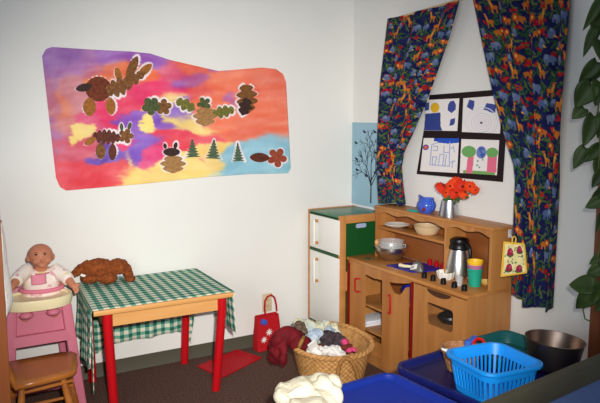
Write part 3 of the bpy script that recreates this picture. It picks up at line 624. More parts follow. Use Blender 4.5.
mb = MB(); mb.lathe([(0, .02), (.06, .022), (.074, .06), (.083, .125), (.086, .128), (.08, .126), (.071, .06), (.058, .026), (0, .024)], c, 36, cap0=False, cap1=False); o = mb.build('clear_container', 'clear'); tag(o, 'clear plastic container standing inside the steel mixing bowl', 'container')
ptl = thing('pot_lid', tuple(c+np.array([-.03, .04, .095])), 'light wooden spoon head leaning inside the steel mixing bowl', 'spoon')
mb = MB(); mb.ball(c+np.array([-.055, .075, .108]), (.02, .014, .022), 12); mb.build('spoon_head', 'tablewood', ptl)
mb = MB(); mb.cyl(c+np.array([-.05, .07, .1]), c+np.array([.0, .0, .03]), .005, n=8); mb.build('spoon_handle', 'tablewood', ptl); ptl.name = 'wooden_spoon'
Q = [cp(386.5, 266.2), cp(412.5, 272.8), cp(447, 263), cp(419, 256)]
mb = MB(); mb.prism([p+np.array([0, 0, .001]) for p in Q], (0, 0, .005)); o = mb.build('place_mat', 'bluemat'); tag(o, 'dark blue mat on the toy stove counter under the grey toy iron', 'mat')
ir = thing('toy_iron', tuple(cp(417, 268)+np.array([0, 0, .007])), 'grey toy iron with a white label lying on the blue mat', 'toy')
ic = cp(417, 269)+np.array([.005, 0, .0065])
mb = MB(); R3 = Matrix.Translation(Vector(ic)) @ Matrix.Rotation(-1.9, 4, 'Z'); mb.M = R3
mb.loft([[(.062*k*math.cos(a_)*(1 if math.cos(a_) > 0 else .7), .038*k*math.sin(a_)*(1-.35*max(0, math.cos(a_))), z) for a_ in [2*pi*j/28 for j in range(28)]] for k, z in ((1, 0), (1.02, .008), (.95, .02), (.8, .036), (.55, .048), (.2, .053))]); mb.build('body', 'grey', ir)
mb = MB(); mb.M = Matrix.Translation(Vector(ic+np.array([-.036, -.006, .022]))); mb.M = mb.M @ Matrix.Rotation(-.35, 4, 'X') @ Matrix.Rotation(.5, 4, 'Y'); mb.box((-.004, -.028, -.014), (.004, .026, .016), .002); lb = mb.build('label_plate', 'white', ir)
mb = MB(); mb.M = Matrix.Translation(Vector(ic+np.array([-.042, -.004, .022]))) @ Matrix.Rotation(-.35, 4, 'X') @ Matrix.Rotation(.5, 4, 'Y')
for k in range(3): mb.box((-.001, -.014+k*.010, -.004), (.001, -.007+k*.010, .005))
mb.build('label_marks', 'greylabel', lb)
mb = MB(); hp_ = cp(402, 267.3); mb.tube([ic+np.array([0, .03, .012]), (hp_[0], hp_[1]-.02, SZ+.018), (hp_[0], hp_[1]+.02, SZ+.016)], [.008, .010, .012], 10); mb.build('handle', 'cream', ir)
for i, (u, v, lab) in enumerate(((430, 261, 'red toy cup nearest the mixing bowl, behind the blue mat'), (436.5, 262, 'middle red toy cup of three behind the blue mat'), (443, 263, 'red toy cup nearest the steel jug, behind the blue mat'))):
    y_ = cyx(u, v, -.05); mb = MB(); mb.lathe([(0, 0), (.013, 0), (.016, .024), (.012, .027), (.013, .036), (.009, .042), (0, .043)], (-.05, y_-.0, SZ+.001), 16, cap0=False, cap1=False); o = mb.build('toy_cup', 'redplastic'); tag(o, lab, 'toy cup', 'red toy cups')
# thermos jug
tp = np.array([-.102, cyx(458.5, 270, -.102), SZ])
th = thing('thermos_jug', tuple(tp), 'brushed steel thermos jug with black lid and handle on the stove counter', 'jug')
mb = MB(); mb.lathe([(0, 0), (.072, 0), (.077, .008), (.077, .03), (.071, .09), (.060, .145), (.055, .170), (0, .170)], tp, 40, cap0=False, cap1=False); mb.build('body', 'steel', th)
mb = MB(); mb.lathe([(0, .166), (.058, .166), (.059, .180), (.052, .196), (.056, .21), (.052, .224), (.036, .232), (.014, .234), (0, .234)], tp, 32, cap0=False, cap1=False)
mb.M = Matrix.Translation(Vector(tp)); mb.prism([(-.015, .03, .195), (-.0, .03, .195), (-.008, .075, .212), (-.018, .072, .212)], (0.012, 0, -.014)); mb.build('lid', 'black', th)
mb = MB(); mb.tube([tp+np.array((p[0], p[1]*1.12, p[2]*1.05)) for p in ((-.0, -.04, .2), (-.012, -.075, .192), (-.014, -.09, .165), (-.012, -.09, .11), (-.006, -.08, .06), (0, -.062, .045))], [.011, .012, .011, .010, .009, .008], 10); mb.build('handle', 'black', th)
# white fluted bowl
c = np.array([SX+.145, cyx(445.5, 275, SX+.145), SZ]); mb = MB(); n = 48
L = []
for r, z in ((.0, 0), (.036, 0), (.044, .012), (.052, .043), (.050, .044), (.042, .014), (.0, .006)):
    L.append([(c[0]+(r+(.002*math.cos(12*2*pi*j/n) if r > .035 else 0))*math.cos(2*pi*j/n), c[1]+(r+(.002*math.cos(12*2*pi*j/n) if r > .035 else 0))*math.sin(2*pi*j/n), c[2]+z) for j in range(n)])
mb.loft(L); o = mb.build('fluted_bowl', 'ceramic'); tag(o, 'small white fluted bowl behind the black stove knobs', 'bowl')
# cups (nested stack)
cpz = np.array([-.165, cyx(475, 270, -.165), SZ])
for i, (m_, zb, zt, rt, lab) in enumerate((('tealcup', 0, .1, .042, 'teal plastic cup at the bottom of the nested cup stack'), ('mauve', .040, .122, .041, 'mauve plastic cup in the middle of the nested cup stack'), ('yellow', .058, .143, .043, 'yellow plastic cup on top of the nested cup stack'))):
    mb = MB(); r0 = .033-.0045*i; mb.lathe([(0, zb+.001), (r0, zb+.001), (rt-.002, zt-.012), (rt, zt-.011), (rt+.001, zt), (rt-.002, zt), (rt-.004, zt-.012), (r0-.002, zb+.004), (0, zb+.004)], cpz, 32, cap0=False, cap1=False)
    o = mb.build('plastic_cup', m_); tag(o, lab, 'cup', 'nested plastic cups')
mb = MB(); mb.lathe([(0, 0), (.028, 0), (.04, .012), (.042, .013), (.039, .016), (.027, .004), (0, .004)], (-.07, cyx(487, 277, -.07), SZ), 28, cap0=False, cap1=False); o = mb.build('toy_dish', 'yellowp'); tag(o, 'pale yellow toy dish behind the nested cups', 'dish')
mb = MB(); mb.lathe([(0, 0), (.018, 0), (.022, .05), (.020, .05), (.016, .004), (0, .004)], (SX+.10, cyx(459, 283, SX+.1), SZ), 24, cap0=False, cap1=False); o = mb.build('small_glass', 'clear'); tag(o, 'small clear tumbler beside the nested cups on the counter', 'glass')
mb = MB(); mb.M = Matrix.Translation((-.10, cyx(468, 275, -.10), SZ+.004)) @ Matrix.Rotation(.3, 4, 'Z'); mb.box((-.01, -.05, 0), (.01, .05, .012), .004); o = mb.build('toy_block', mat('coral_plastic', (216, 120, 104), .5)); tag(o, 'coral coloured toy strip between the steel jug and the nested cups', 'toy')
p = cp(366, 259); mb = MB(); mb.M = Matrix.Translation(Vector((p[0], p[1]-.02, SZ))); mb.loft([[(.02*k*math.cos(t_), .014*k*math.sin(t_), z) for t_ in [2*pi*j/18 for j in range(18)]] for k, z in ((.9, 0), (1, .004), (.8, .008))]); o = mb.build('toy_leaf_piece', mat('dark_green_piece', (34, 76, 62), .5)); tag(o, 'tiny dark green toy piece on the counter next to the refrigerator', 'toy')
# hutch shelf crockery
c = (-.095, cyx(397, 226, -.095), hs+.006); mb = MB(); mb.lathe([(0, 0), (.04, 0), (.075, .018), (.083, .021), (.080, .024), (.04, .005), (0, .005)], c, 36, cap0=False, cap1=False); o = mb.build('shallow_dish', 'ceramic'); tag(o, 'shallow white dish on the hutch shelf of the toy stove', 'dish')
c = (-.1, cyx(427, 230, -.1), hs+.006); mb = MB(); bowl(mb, c, .083, .058, .004, .55, .5); o = mb.build('serving_bowl', 'beige'); tag(o, 'beige bowl with a pale rim on the hutch shelf, right of the white dish', 'bowl')
# on top of the hutch
p = (-.15, cyx(413, 211, -.15), HZT); mb = MB(); mb.M = Matrix.Translation(p) @ Matrix.Rotation(.1, 4, 'Z'); mb.box((-.02, -.033, 0), (.02, .033, .010), .004); o = mb.build('flat_toy_box', 'aqua'); tag(o, 'flat aqua toy piece beside the blue jug on the hutch', 'toy')
jc = np.array([-.115, cyx(426.5, 206, -.115), HZT])
jg = thing('small_jug', tuple(jc), 'round blue glazed jug with a red spot on top of the hutch', 'jug')
mb = MB(); mb.lathe([(0, 0), (.034, 0), (.05, .016), (.058, .042), (.053, .066), (.043, .078), (.046, .09), (.042, .09), (.039, .078), (.049, .06), (.053, .04), (.045, .018), (0, .006)], jc, 36, cap0=False, cap1=False)
mb.build('body', 'bluejug', jg)
mb = MB(); mb.prism([jc+np.array(p) for p in ((-.012, .036, .076), (-.004, .068, .092), (.012, .036, .076))], (0, 0, .015)); mb.build('spout', 'bluejug', jg)
mb = MB(); mb.tube([jc+np.array(p) for p in ((-.008, -.04, .082), (-.012, -.066, .078), (-.014, -.074, .055), (-.012, -.068, .03), (-.008, -.052, .022))], .0065, 8); mb.build('handle', 'bluejug', jg)
mb = MB(); mb.ball(jc+np.array([-.047, -.03, .028]), (.01, .012, .013), 12); mb.build('red_spot', 'redglaze', jg)
vc = np.array([-.1, cyx(449.5, 206, -.1), HZT])
mb = MB(); mb.lathe([(0, 0), (.058, 0), (.059, .004), (.043, .1), (.041, .1), (.055, .006), (0, .006)], vc, 36, cap0=False, cap1=False); o = mb.build('metal_vase', 'galv'); tag(o, 'tapered galvanised metal vase holding orange flowers on the hutch', 'vase')
FL = [(442.5, 187, .034, 0, 'leftmost orange flower in the metal vase'), (451, 186, .030, 1, 'orange flower in the vase, second from the left'), (462, 186.5, .036, 0, 'dark-centred orange flower in the middle of the bunch'), (470, 186.5, .027, 1, 'orange flower in the vase, beside the drooping one'), (475, 190, .022, 1, 'narrow drooping orange flower at the right edge of the bunch'),
      (447, 193, .026, 1, 'low orange flower hanging over the left rim of the vase'), (455, 193.5, .028, 0, 'low orange flower over the middle of the vase rim'), (464, 194, .026, 1, 'low orange flower over the right rim of the vase'), (457, 182, .03, 1, 'topmost orange flower at the back of the bunch')]
view = -Vector(CF)
for i, (u, v, r, k, lab) in enumerate(FL):
    c = Vector(onX(u, v, -.115-.025*(1 if i in (5, 6, 7) else 0)+(.03 if i == 8 else 0)))
    r *= 1.28; fl = thing('orange_flower', tuple(c), lab, 'flower', 'orange flowers in the metal vase')
    nrm = (view+Vector((random.uniform(-.5, .5), random.uniform(-.6, .6), random.uniform(-.1, .6)))).normalized(); A = nrm.orthogonal().normalized(); B = nrm.cross(A)
    mb = MB()
    for ring, (rr, nn, lift) in enumerate(((1., 16, .0), (.8, 14, .006), (.55, 10, .011))):
        for j in range(nn):
            t_ = 2*pi*(j+.5*ring)/nn+random.uniform(-.08, .08); d = A*math.cos(t_)+B*math.sin(t_); e = nrm.cross(d); ww = r*.17; q = r*rr*random.uniform(.92, 1.05)
            mb.loft([[c+nrm*lift+d*(q*s_)+e*(ww*w_)+nrm*(-.35*r*s_*s_*(1-.6*ring*.4)) , c+nrm*(lift+.0012)+d*(q*s_)+nrm*(-.35*r*s_*s_*(1-.6*ring*.4)+.002), c+nrm*lift+d*(q*s_)-e*(ww*w_)+nrm*(-.35*r*s_*s_*(1-.6*ring*.4))] for s_, w_ in ((.08, .5), (.5, 1.), (.85, .85), (1., .25))], True, True)
    mb.build('petals', 'orange' if k else 'orangedk', fl, angle=80)
    mb = MB(); mb.ball(c+nrm*.012, (r*.2, r*.2, r*.2), 10); mb.build('flower_centre', 'flowerc', fl)
    mb = MB(); b_ = Vector(vc)+Vector((random.uniform(-.02, .02), random.uniform(-.02, .02), .03)); mid = Vector(vc)+Vector(((c.x-vc[0])*.4, (c.y-vc[1])*.4, .11)); mb.tube([c-nrm*.004, (c+mid)/2, mid, b_], .0028, 6); mb.build('stem', 'stemgreen', fl)
gr = thing('bouquet_greens', tuple(vc+np.array([0, 0, .1])), 'green leaves under the orange flowers at the vase rim', 'leaves')
for u0, v0, u1, v1 in ((450, 198, 443, 200.5), (455, 198, 460, 201.5), (459, 197, 469, 197.5), (452, 197, 447, 196)):
    a_ = Vector(onX(u0, v0, -.14)); b_ = Vector(onX(u1, v1, -.15)); d = b_-a_; e = d.cross(view).normalized()*.010
    mb = MB(); mb.loft([[a_+d*s_+e*w_, a_+d*s_+view*.003, a_+d*s_-e*w_] for s_, w_ in ((0, .2), (.4, 1), (.75, .8), (1, .1))]); mb.build('leaf', 'stemgreen', gr)

# ================================================================ TABLE, CLOTH, BASEPLATE
def onD(u, v, D):
    d = ray(u, v); return CAM+d*(D/float(d @ FH))
def dep(p): return float((np.array(p)-CAM) @ FH)
TZ = .605
TC = [np.array(p) for p in ((-2.035, -.655), (-1.268, -.672), (-1.248, -.03), (-1.985, -.03))]
tb = thing('play_table', (-1.64, -.35, 0), 'small wooden play table with red legs against the white wall', 'table')
def quad_in(ins, z): 
    c = sum(TC)/4; return [tuple(p+(c-p)/np.linalg.norm(c-p)*ins)+(z,) for p in TC]
mb = MB(); mb.loft([quad_in(.004, TZ-.026), quad_in(0, TZ-.022), quad_in(0, TZ-.006), quad_in(.004, TZ)]); mb.build('tabletop', 'tablewood', tb)
Q = quad_in(.075, 0); Qi = quad_in(.10, 0)
mb = MB()
for i in range(4):
    a, b, c, d = Q[i], Q[(i+1) % 4], Qi[(i+1) % 4], Qi[i]
    mb.loft([[(p[0], p[1], TZ-.105) for p in (a, b, c, d)], [(p[0], p[1], TZ-.026) for p in (a, b, c, d)]])
mb.build('apron', 'tablewood', tb)
for (x0, y0, x1, y1) in ((-1.955, -.605, -1.925, -.555), (-1.318, -.622, -1.335, -.555), (-1.335, -.1, -1.345, -.06), (-1.945, -.1, -1.93, -.065)):
    mb = MB(); mb.tube([(x1, y1, 0), (x1, y1, .01), (x0, y0, TZ-.11), (x0, y0, TZ-.03)], [.0235, .0245, .026, .0265], 20); mb.build('leg', 'red', tb)
# tablecloth : one sheet with drops at the left, right and back
cl = thing('tablecloth', (-1.64, -.35, TZ), 'green and white checked tablecloth on the red-legged play table', 'tablecloth')
mb = MB(); uvl = mb.bm.loops.layers.uv.new('UVMap')
def sheet(fn, uvf, nu, nv):
    V = [[mb.v(fn(i/nu, j/nv)) for i in range(nu+1)] for j in range(nv+1)]
    for j in range(nv):
        for i in range(nu):
            f = mb.f([V[j][i], V[j][i+1], V[j+1][i+1], V[j+1][i]])
            if f:
                for l, (a, b) in zip(f.loops, ((i, j), (i+1, j), (i+1, j+1), (i, j+1))): l[uvl].uv = uvf(a/nu, b/nv)
def tq(s, t, z):
    p = TC[0]*(1-s)*(1-t)+TC[1]*s*(1-t)+TC[2]*s*t+TC[3]*(1-s)*t; return (p[0], p[1], z)
W_, D_ = .76, .64
e0 = .012
sheet(lambda s, t: tq(-.004+s*1.008, e0+t*(1.004-e0), TZ+.003+.002*noise.noise(Vector((s*6, t*6, 0)))), lambda s, t: (s*W_, t*D_), 40, 34)
def drop(a, b, n, lenf, uvf, wav, nu=40, nv=14):
    a, b = np.array(a), np.array(b); n = np.array(n)
    def fn(s, t):
        p = a*(1-s)+b*s; L = lenf(s); w = .006+.012*t*(1+math.sin(s*wav)+.5*math.sin(s*wav*2.3+1)); q = p+n*w; return (q[0], q[1], TZ+.003-L*t)
    sheet(fn, lambda s, t: uvf(s, t, lenf(s)), nu, nv)
hz_b = [(0, onY(100, 362, -.02)[2]), (.18, onY(118, 347, -.02)[2]), (.35, onY(131, 341, -.02)[2]), (.6, onY(160, 337, -.02)[2]), (.8, onY(184, 331, -.02)[2]), (.9, onY(196, 332, -.02)[2]), (.95, onY(204, 342, -.02)[2]), (1., onY(211, 318, -.02)[2])]
drop(tq(0, 1.004, 0)[:2], tq(1, 1.004, 0)[:2], (0, 1), lambda s: max(.03, TZ-np.interp(s, *zip(*hz_b))), lambda s, t, L: (s*W_, D_+t*L), 30)
for v in mb.bm.verts: v.co.y = min(v.co.y, -.006)
drop(tq(1.004, e0, 0)[:2], tq(1.004, 1, 0)[:2], (1, 0), lambda s: .25-.05*s, lambda s, t, L: (W_+t*L, s*D_), 14)
for v in mb.bm.verts:
    if v.co.z < TZ-.02 and v.co.x > -1.275: v.co.x -= .010
drop(tq(-.004, e0, 0)[:2], tq(-.004, 1, 0)[:2], (-1, 0), lambda s: .30+.06*math.sin(s*5), lambda s, t, L: (-t*L, s*D_), 18)
pa = np.array(tq(-.004, e0, TZ+.003))
def tail(s, t):
    L = .44*t; tw = .9*t*2; w = (.075*(1-t)**1.2+.014)*(s-.5)
    return (pa[0]-.012+.010*math.sin(tw+1)-abs(w)*.3, pa[1]+.012+w*(.6+.4*math.cos(tw)), TZ-.0-L)
sheet(tail, lambda s, t: (s*.06, -t*.44), 6, 24)
co = mb.build('checked_cloth', 'gingham', cl, solid=.0018)
# red building baseplate
bq = [onZ(197, 367, 0), onZ(222, 378.5, 0), onZ(261.5, 358.5, 0), onZ(236, 349.5, 0)]
for p in bq: p[1] = min(p[1], -.02)
bq = [np.array((p[0], p[1])) for p in bq]
mb = MB(); mb.prism([(p[0], p[1], .001) for p in bq], (0, 0, .006))
for i in range(24):
    for j in range(16):
        s, t = (i+.5)/24, (j+.5)/16; p = bq[0]*(1-s)*(1-t)+bq[3]*s*(1-t)+bq[2]*s*t+bq[1]*(1-s)*t; mb.cyl((p[0], p[1], .006), (p[0], p[1], .0105), .0052, n=8)
o = mb.build('building_baseplate', 'redplastic'); tag(o, 'flat red studded building baseplate on the carpet beside the table', 'baseplate')
# ---------------------------------------------------------------- plush animal
pl = thing('plush_animal', (-1.8, -.1, TZ), 'brown plush animal lying face down on the checked tablecloth', 'plush toy')
k_ = dep((-1.8, -.1, .6))/F_PX*1.0
def pxy(u, v, y=-.10): return Vector(onY(u, v, y))
mb = MB()
mb.ball(pxy(98, 267.5), (16.5*k_, .06, 9*k_), 20); mb.ball(pxy(117.5, 267.5), (11*k_, .055, 9*k_), 20); mb.ball(pxy(107, 268), (14*k_, .05, 7*k_), 16)
mb.ball(pxy(90, 278, -.15), (9*k_, .05, 5*k_), 16); mb.ball(pxy(107.5, 278, -.16), (10*k_, .05, 5.5*k_), 16); mb.ball(pxy(97, 273, -.12), (14*k_, .045, 7*k_), 16)
mb.tube([pxy(90, 265), pxy(81, 269), pxy(75, 273.5), pxy(70.5, 276)], [6*k_, 5*k_, 3.6*k_, 2.6*k_], 12)
mb.tube([pxy(121, 264), pxy(127, 269), pxy(128.5, 275, -.12), pxy(129, 278, -.14)], [6*k_, 5*k_, 4.6*k_, 4*k_], 12); mb.ball(pxy(130, 278.5, -.15), (5.5*k_, .03, 3.4*k_), 14)
for v in mb.bm.verts: v.co.z = max(v.co.z, TZ+.006); v.co.y = min(v.co.y, -.025)
pb = mb.build('body', 'plush', pl, remesh=.0045, smooth_it=4)
tx = bpy.data.textures.new('fur', 'CLOUDS'); tx.noise_scale = .012; tx.noise_depth = 2; dm = pb.modifiers.new('fur', 'DISPLACE'); dm.texture = tx; dm.strength = .016; dm.mid_level = .45
mb = MB(); c = pxy(83, 275.5, -.17); mb.M = Matrix.Translation(c) @ Matrix.Rotation(.4, 4, 'Y'); mb.box((-.014, -.002, -.007), (.016, .002, .007), .001); mb.build('fabric_tag', 'whitecloth', pl)
mb = MB(); c = pxy(119, 275.5, -.14); mb.M = Matrix.Translation(c); mb.box((-.02, -.003, -.006), (.022, .003, .006), .002); mb.build('ribbon', 'bluecloth', pl)
# ================================================================ HIGH CHAIR AND DOLL
HCX = -2.250
hc = thing('toy_high_chair', (HCX, -.25, 0), 'pink plastic doll high chair with a cream tray left of the table', 'high chair')
HX0, HX1 = HCX-.155, HCX+.15
TRZ = .628
mb = MB()
for z, k in ((TRZ-.03, .93), (TRZ-.012, .99), (TRZ+.012, 1.0), (TRZ+.022, .98)): pass
def trayloop(k, z): return [(HCX+.178*k*math.copysign(abs(math.cos(t))**.85, math.cos(t)), -.315+.125*k*math.copysign(abs(math.sin(t))**1., math.sin(t)), z) for t in [2*pi*j/44 for j in range(44)]]
mb.loft([trayloop(.86, TRZ-.045), trayloop(.97, TRZ-.04), trayloop(1., TRZ-.02), trayloop(1., TRZ+.008), trayloop(.985, TRZ+.014), trayloop(.93, TRZ+.014), trayloop(.9, TRZ+.002), trayloop(.86, TRZ)]); mb.build('tray', 'cream', hc)
for s in (-1, 1):
    for yt, yb in ((-.36, -.41), (-.10, -.05)):
        xt = HCX+s*.135; xb = HCX+s*.185; w = .026
        mb = MB(); mb.loft([rrect(xb-w, yb-.02, xb+w, yb+.02, .008, 0, 3), rrect(xt-w, yt-.02, xt+w, yt+.02, .008, TRZ-.04, 3)]); mb.build('leg', 'pink', hc)
mb = MB(); zs0, zs1 = .34, .56
xw = lambda z: .135+.05*(1-z/.56)
ya = lambda z: -.36-.07*(1-z/.56)
z0 = float(onY(45, 342, -.40)[2])
mb.loft([[(HCX-xw(z), ya(z)+.01, z), (HCX+xw(z), ya(z)+.01, z), (HCX+xw(z), ya(z)+.03, z), (HCX-xw(z), ya(z)+.03, z)] for z in (z0, TRZ-.03)])
mb.build('front_panel', 'pink', hc)
mb = MB()
mb.loft([rrect(HCX-xw(z), ya(z)-.018, HCX+xw(z), ya(z)+.02, .01, z, 3) for z in (z0-.01, z0+.045)]); mb.build('cross_bar', 'pink', hc)
mb = MB(); mb.loft([rrect(HCX-xw(z), ya(z)-.012, HCX+xw(z), ya(z)+.02, .01, z, 3) for z in (.555, TRZ-.035)]); mb.build('upper_rail', 'pink', hc)
mb = MB(); mb.box((HCX-.13, -.34, .50), (HCX+.13, -.09, .53), .01); mb.build('seat', 'pink', hc)
mb = MB(); mb.loft([rrect(HCX-.13, -.115, HCX+.13, -.09, .01, .5, 3), rrect(HCX-.12, -.10, HCX+.12, -.075, .01, .62, 3), rrect(HCX-.09, -.095, HCX+.09, -.07, .01, .65, 3)]); mb.build('backrest', 'pink', hc)
mb = MB(); mb.box((HCX-.15, -.40, .13), (HCX+.15, -.08, .16), .008); mb.build('footrest', 'pink', hc)
# doll
dl = thing('baby_doll', (HCX, -.24, .53), 'baby doll in a white and pink top sitting in the pink high chair', 'doll')
kd = 3.78/F_PX
def dp(u, v, y=-.25): return Vector(onY(u, v, y))
hd = dp(40.5, 255.8, -.24); HS = .86
mb = MB()
mb.ball(hd+Vector((0, .006, .006))*HS, tuple(q*HS for q in (.076, .078, .070)), 24); mb.ball(hd+Vector((0, -.022, -.022))*HS, tuple(q*HS for q in (.060, .056, .044)), 20)       # skull, cheeks
for s in (-1, 1): mb.ball(hd+Vector((s*.034, -.052, -.022))*HS, tuple(q*HS for q in (.026, .024, .022)), 14); mb.ball(hd+Vector((s*.075, .0, -.012))*HS, tuple(q*HS for q in (.012, .016, .022)), 12)
mb.ball(hd+Vector((-.002, -.076, -.016))*HS, tuple(q*HS for q in (.0105, .010, .010)), 12); mb.ball(hd+Vector((.0, -.062, -.052))*HS, tuple(q*HS for q in (.026, .018, .014)), 12)
mb.tube([hd+Vector((0, .01, -.05)), hd+Vector((0, .015, -.10))], [.034, .036], 14)
tor = hd+Vector((0, .02, -.185)); mb.ball(tor, (.082, .065, .105), 20); mb.ball(tor+Vector((0, -.01, -.07)), (.085, .07, .06), 18)
hands = []
for s, sh, el, ha in ((-1, dp(26, 271, -.24), dp(18.5, 278, -.29), dp(13, 285.5, -.35)), (1, dp(56, 270.5, -.24), dp(65.5, 276.5, -.29), dp(72.5, 284.5, -.35))):
    mb.tube([sh, el, ha], [.031, .026, .020], 14); mb.ball(el, .026, 12); d = (ha-el).normalized(); pc_ = ha+d*.012; mb.ball(pc_, (.020, .020, .016), 14); hands.append((pc_, d, s, sh, el))
    side = Vector((s*-1., 0, 0)).cross(d).normalized()
    sd = d.cross(Vector((0, -1, 0))).normalized()
    for q, L_ in zip((-1.5, -.5, .5, 1.5), (.020, .026, .028, .024)):
        a = pc_+sd*(q*.0085)+d*.012; b = a+d*L_*.6+Vector((0, -.004, -.004)); c = b+d*L_*.3+Vector((0, -.004, -.010)); mb.tube([a, b, c], [.0052, .005, .0044], 8)
    a = pc_+sd*(-s*.016); mb.tube([a, a+sd*(-s*.010)+d*.012, a+sd*(-s*.008)+d*.022], [.006, .0055, .0048], 8)
for s in (-1, 1):
    mb.tube([tor+Vector((s*.045, -.02, -.10)), Vector((HCX+s*.07, -.33, .555)), Vector((HCX+s*.072, -.385, .545))], [.038, .03, .022], 12)
mb.build('body', 'skin', dl, remesh=.0042, smooth_it=3)
for s, (u, v) in ((-1, (36, 254.6)), (1, (44.8, 254.2))):
    c = dp(u, v, hd.y-.060); mb = MB(); mb.ball(c+Vector((0, .003, 0)), (.0085, .006, .005), 14); e_ = mb.build('eye', 'grey', dl); mb = MB(); mb.ball(c+Vector((0, -.0012, 0)), (.0055, .004, .0048), 12); mb.build('iris', 'eye', e_)
    mb = MB(); mb.tube([c+Vector((-.009, .000, .0085)), c+Vector((0, -.002, .0115)), c+Vector((.009, .000, .0085))], [.001, .0014, .001], 6); mb.build('eyebrow', mat('doll_brow', (120, 70, 50), .7), dl)
c = dp(41.8, 261.2, hd.y-.066); mb = MB(); mb.ball(c, (.009, .0035, .003), 12); mb.ball(c+Vector((0, .001, -.0035)), (.007, .0035, .0025), 10); mb.build('mouth', 'lip', dl)
mb = MB()
mb.ball(tor+Vector((0, -.002, .03)), (.096, .076, .085), 22); mb.ball(tor+Vector((0, -.012, -.040)), (.106, .084, .074), 22)
for pc_, d, s, sh, el in hands: mb.tube([tor+Vector((s*.05, 0, .07)), sh, el, el+(pc_-el)*.45], [.04, .042, .037, .034], 14)
print_mat = mat('print_cloth', (236, 226, 216), .9, rgb2=(238, 226, 214), vscale=4)
nt = print_mat.node_tree; ramp = [n for n in nt.nodes if n.type == 'VALTORGB'][0]; nz = [n for n in nt.nodes if n.type == 'TEX_NOISE'][0]; nz.inputs['Scale'].default_value = 26; nz.inputs['Detail'].default_value = 1
ramp.color_ramp.elements[0].position = .30; ramp.color_ramp.elements[0].color = lin((214, 160, 170)); ramp.color_ramp.elements[1].position = .42
for pos, c_ in ((.6, (238, 228, 218)), (.68, (232, 206, 130))): e_ = ramp.color_ramp.elements.new(pos); e_.color = lin(c_)
sh_ = mb.build('printed_top', print_mat, dl, remesh=.006, smooth_it=4)
mb = MB(); hz_ = Vector((tor.x, tor.y-.010, float(dp(40, 291.2, -.30).z))); mb.tube([hz_+Vector((.107*math.cos(t), .086*math.sin(t), 0)) for t in [2*pi*k/28 for k in range(28)]], .012, 8, True); mb.build('pink_hem', mat('hem_pink', (226, 128, 150), .8), sh_)
mb = MB(); hz_ = tor+Vector((0, -.004, .098)); mb.tube([hz_+Vector((.055*math.cos(t), .046*math.sin(t)-.0, .012*math.sin(t))) for t in [2*pi*k/24 for k in range(24)]], .008, 8, True); mb.build('pink_collar', 'pink', sh_)
mb = MB(); c = dp(38.5, 279, -.30); c.y = tor.y-.092
mb.grid(lambda s, t: (c.x+(s-.5)*.075, c.y+.012*(s-.5)**2*4-.004-.008*(1-t), c.z+(t-.5)*.052), 8, 6); mb.build('pink_bib_print', 'pinkcloth' if False else mat('pink_print', (226, 140, 160), .9), sh_, solid=.003)
for s in (-1, 1):
    mb = MB(); mb.ball((HCX+s*.066-.005, -.415, .566), (.036, .03, .02), 14); mb.build('sock', 'pink', dl)
# ================================================================ WOODEN CHILD CHAIR, CABINET EDGE
ch = thing('child_chair', (-2.27, -.62, 0), 'low varnished wooden child chair in front of the pink high chair', 'chair')
SZC = .355
so = [(-2.425, -.455), (-2.30, -.452), (-2.17, -.45), (-2.115, -.468), (-2.098, -.51), (-2.12, -.64), (-2.145, -.735), (-2.165, -.765), (-2.21, -.778), (-2.34, -.80), (-2.44, -.81), (-2.445, -.66)]
cen = np.mean(so, 0)
def so_l(k, z): return [(cen[0]+(x-cen[0])*k, cen[1]+(y-cen[1])*k, z) for x, y in so]
mb = MB(); mb.loft([so_l(.93, SZC-.03), so_l(.985, SZC-.024), so_l(1, SZC-.014), so_l(.995, SZC-.004), so_l(.97, SZC), so_l(.6, SZC-.004)]); mb.build('seat', 'chairwood', ch, angle=60)
for (x0, y0, x1, y1) in ((-2.17, -.51, -2.09, -.45), (-2.215, -.73, -2.155, -.79), (-2.40, -.50, -2.44, -.455), (-2.40, -.76, -2.44, -.83)):
    mb = MB(); mb.tube([(x1, y1, 0), ((x0+x1)/2, (y0+y1)/2, .17), (x0, y0, SZC-.02)], [.013, .019, .014], 14); mb.build('leg', 'chairwood', ch)
for a, b in (((-2.13, -.48, .17), (-2.185, -.76, .17)), ((-2.42, -.48, .17), (-2.42, -.79, .17)), ((-2.16, -.62, .17), (-2.42, -.63, .17)), ((-2.165, -.74, .30), (-2.41, -.775, .30))):
    mb = MB(); mb.tube([a, ((a[0]+b[0])/2, (a[1]+b[1])/2, a[2]), b], [.007, .010, .007], 10); mb.build('stretcher', 'chairwood', ch)
for y in (-.52, -.79):
    mb = MB(); mb.tube([(-2.435, y, SZC-.01), (-2.475, y, .5), (-2.51, y, .64)], [.013, .012, .010], 12); mb.build('back_post', 'chairwood', ch)
for z, x in ((.60, -2.500), (.51, -2.477)):
    mb = MB(); mb.box((x-.008, -.79, z-.028), (x+.008, -.52, z+.028), .005); mb.build('back_slat', 'chairwood', ch)
cy_ = -1.0; cx_r = float(onY(6.5, 320, cy_)[0])
cb = thing('tall_cabinet', (cx_r-.2, cy_+.0, 0), 'edge of a tall brown wooden cabinet at the far left', 'cabinet')
cab_top = float(onY(1, 186, cy_)[2])
mb = MB(); x0 = cx_r-.42
mb.box((cx_r-.02, cy_, .0), (cx_r, cy_+.16, cab_top), .002); mb.box((x0, cy_, 0), (x0+.02, cy_+.16, cab_top), .002); mb.box((x0+.02, cy_+.15, .05), (cx_r-.02, cy_+.16, cab_top-.02)); mb.box((x0+.02, cy_, .05), (cx_r-.02, cy_+.15, .07)); mb.box((x0+.02, cy_, cab_top-.02), (cx_r-.02, cy_+.15, cab_top)); mb.build('carcass', 'cabwood', cb)
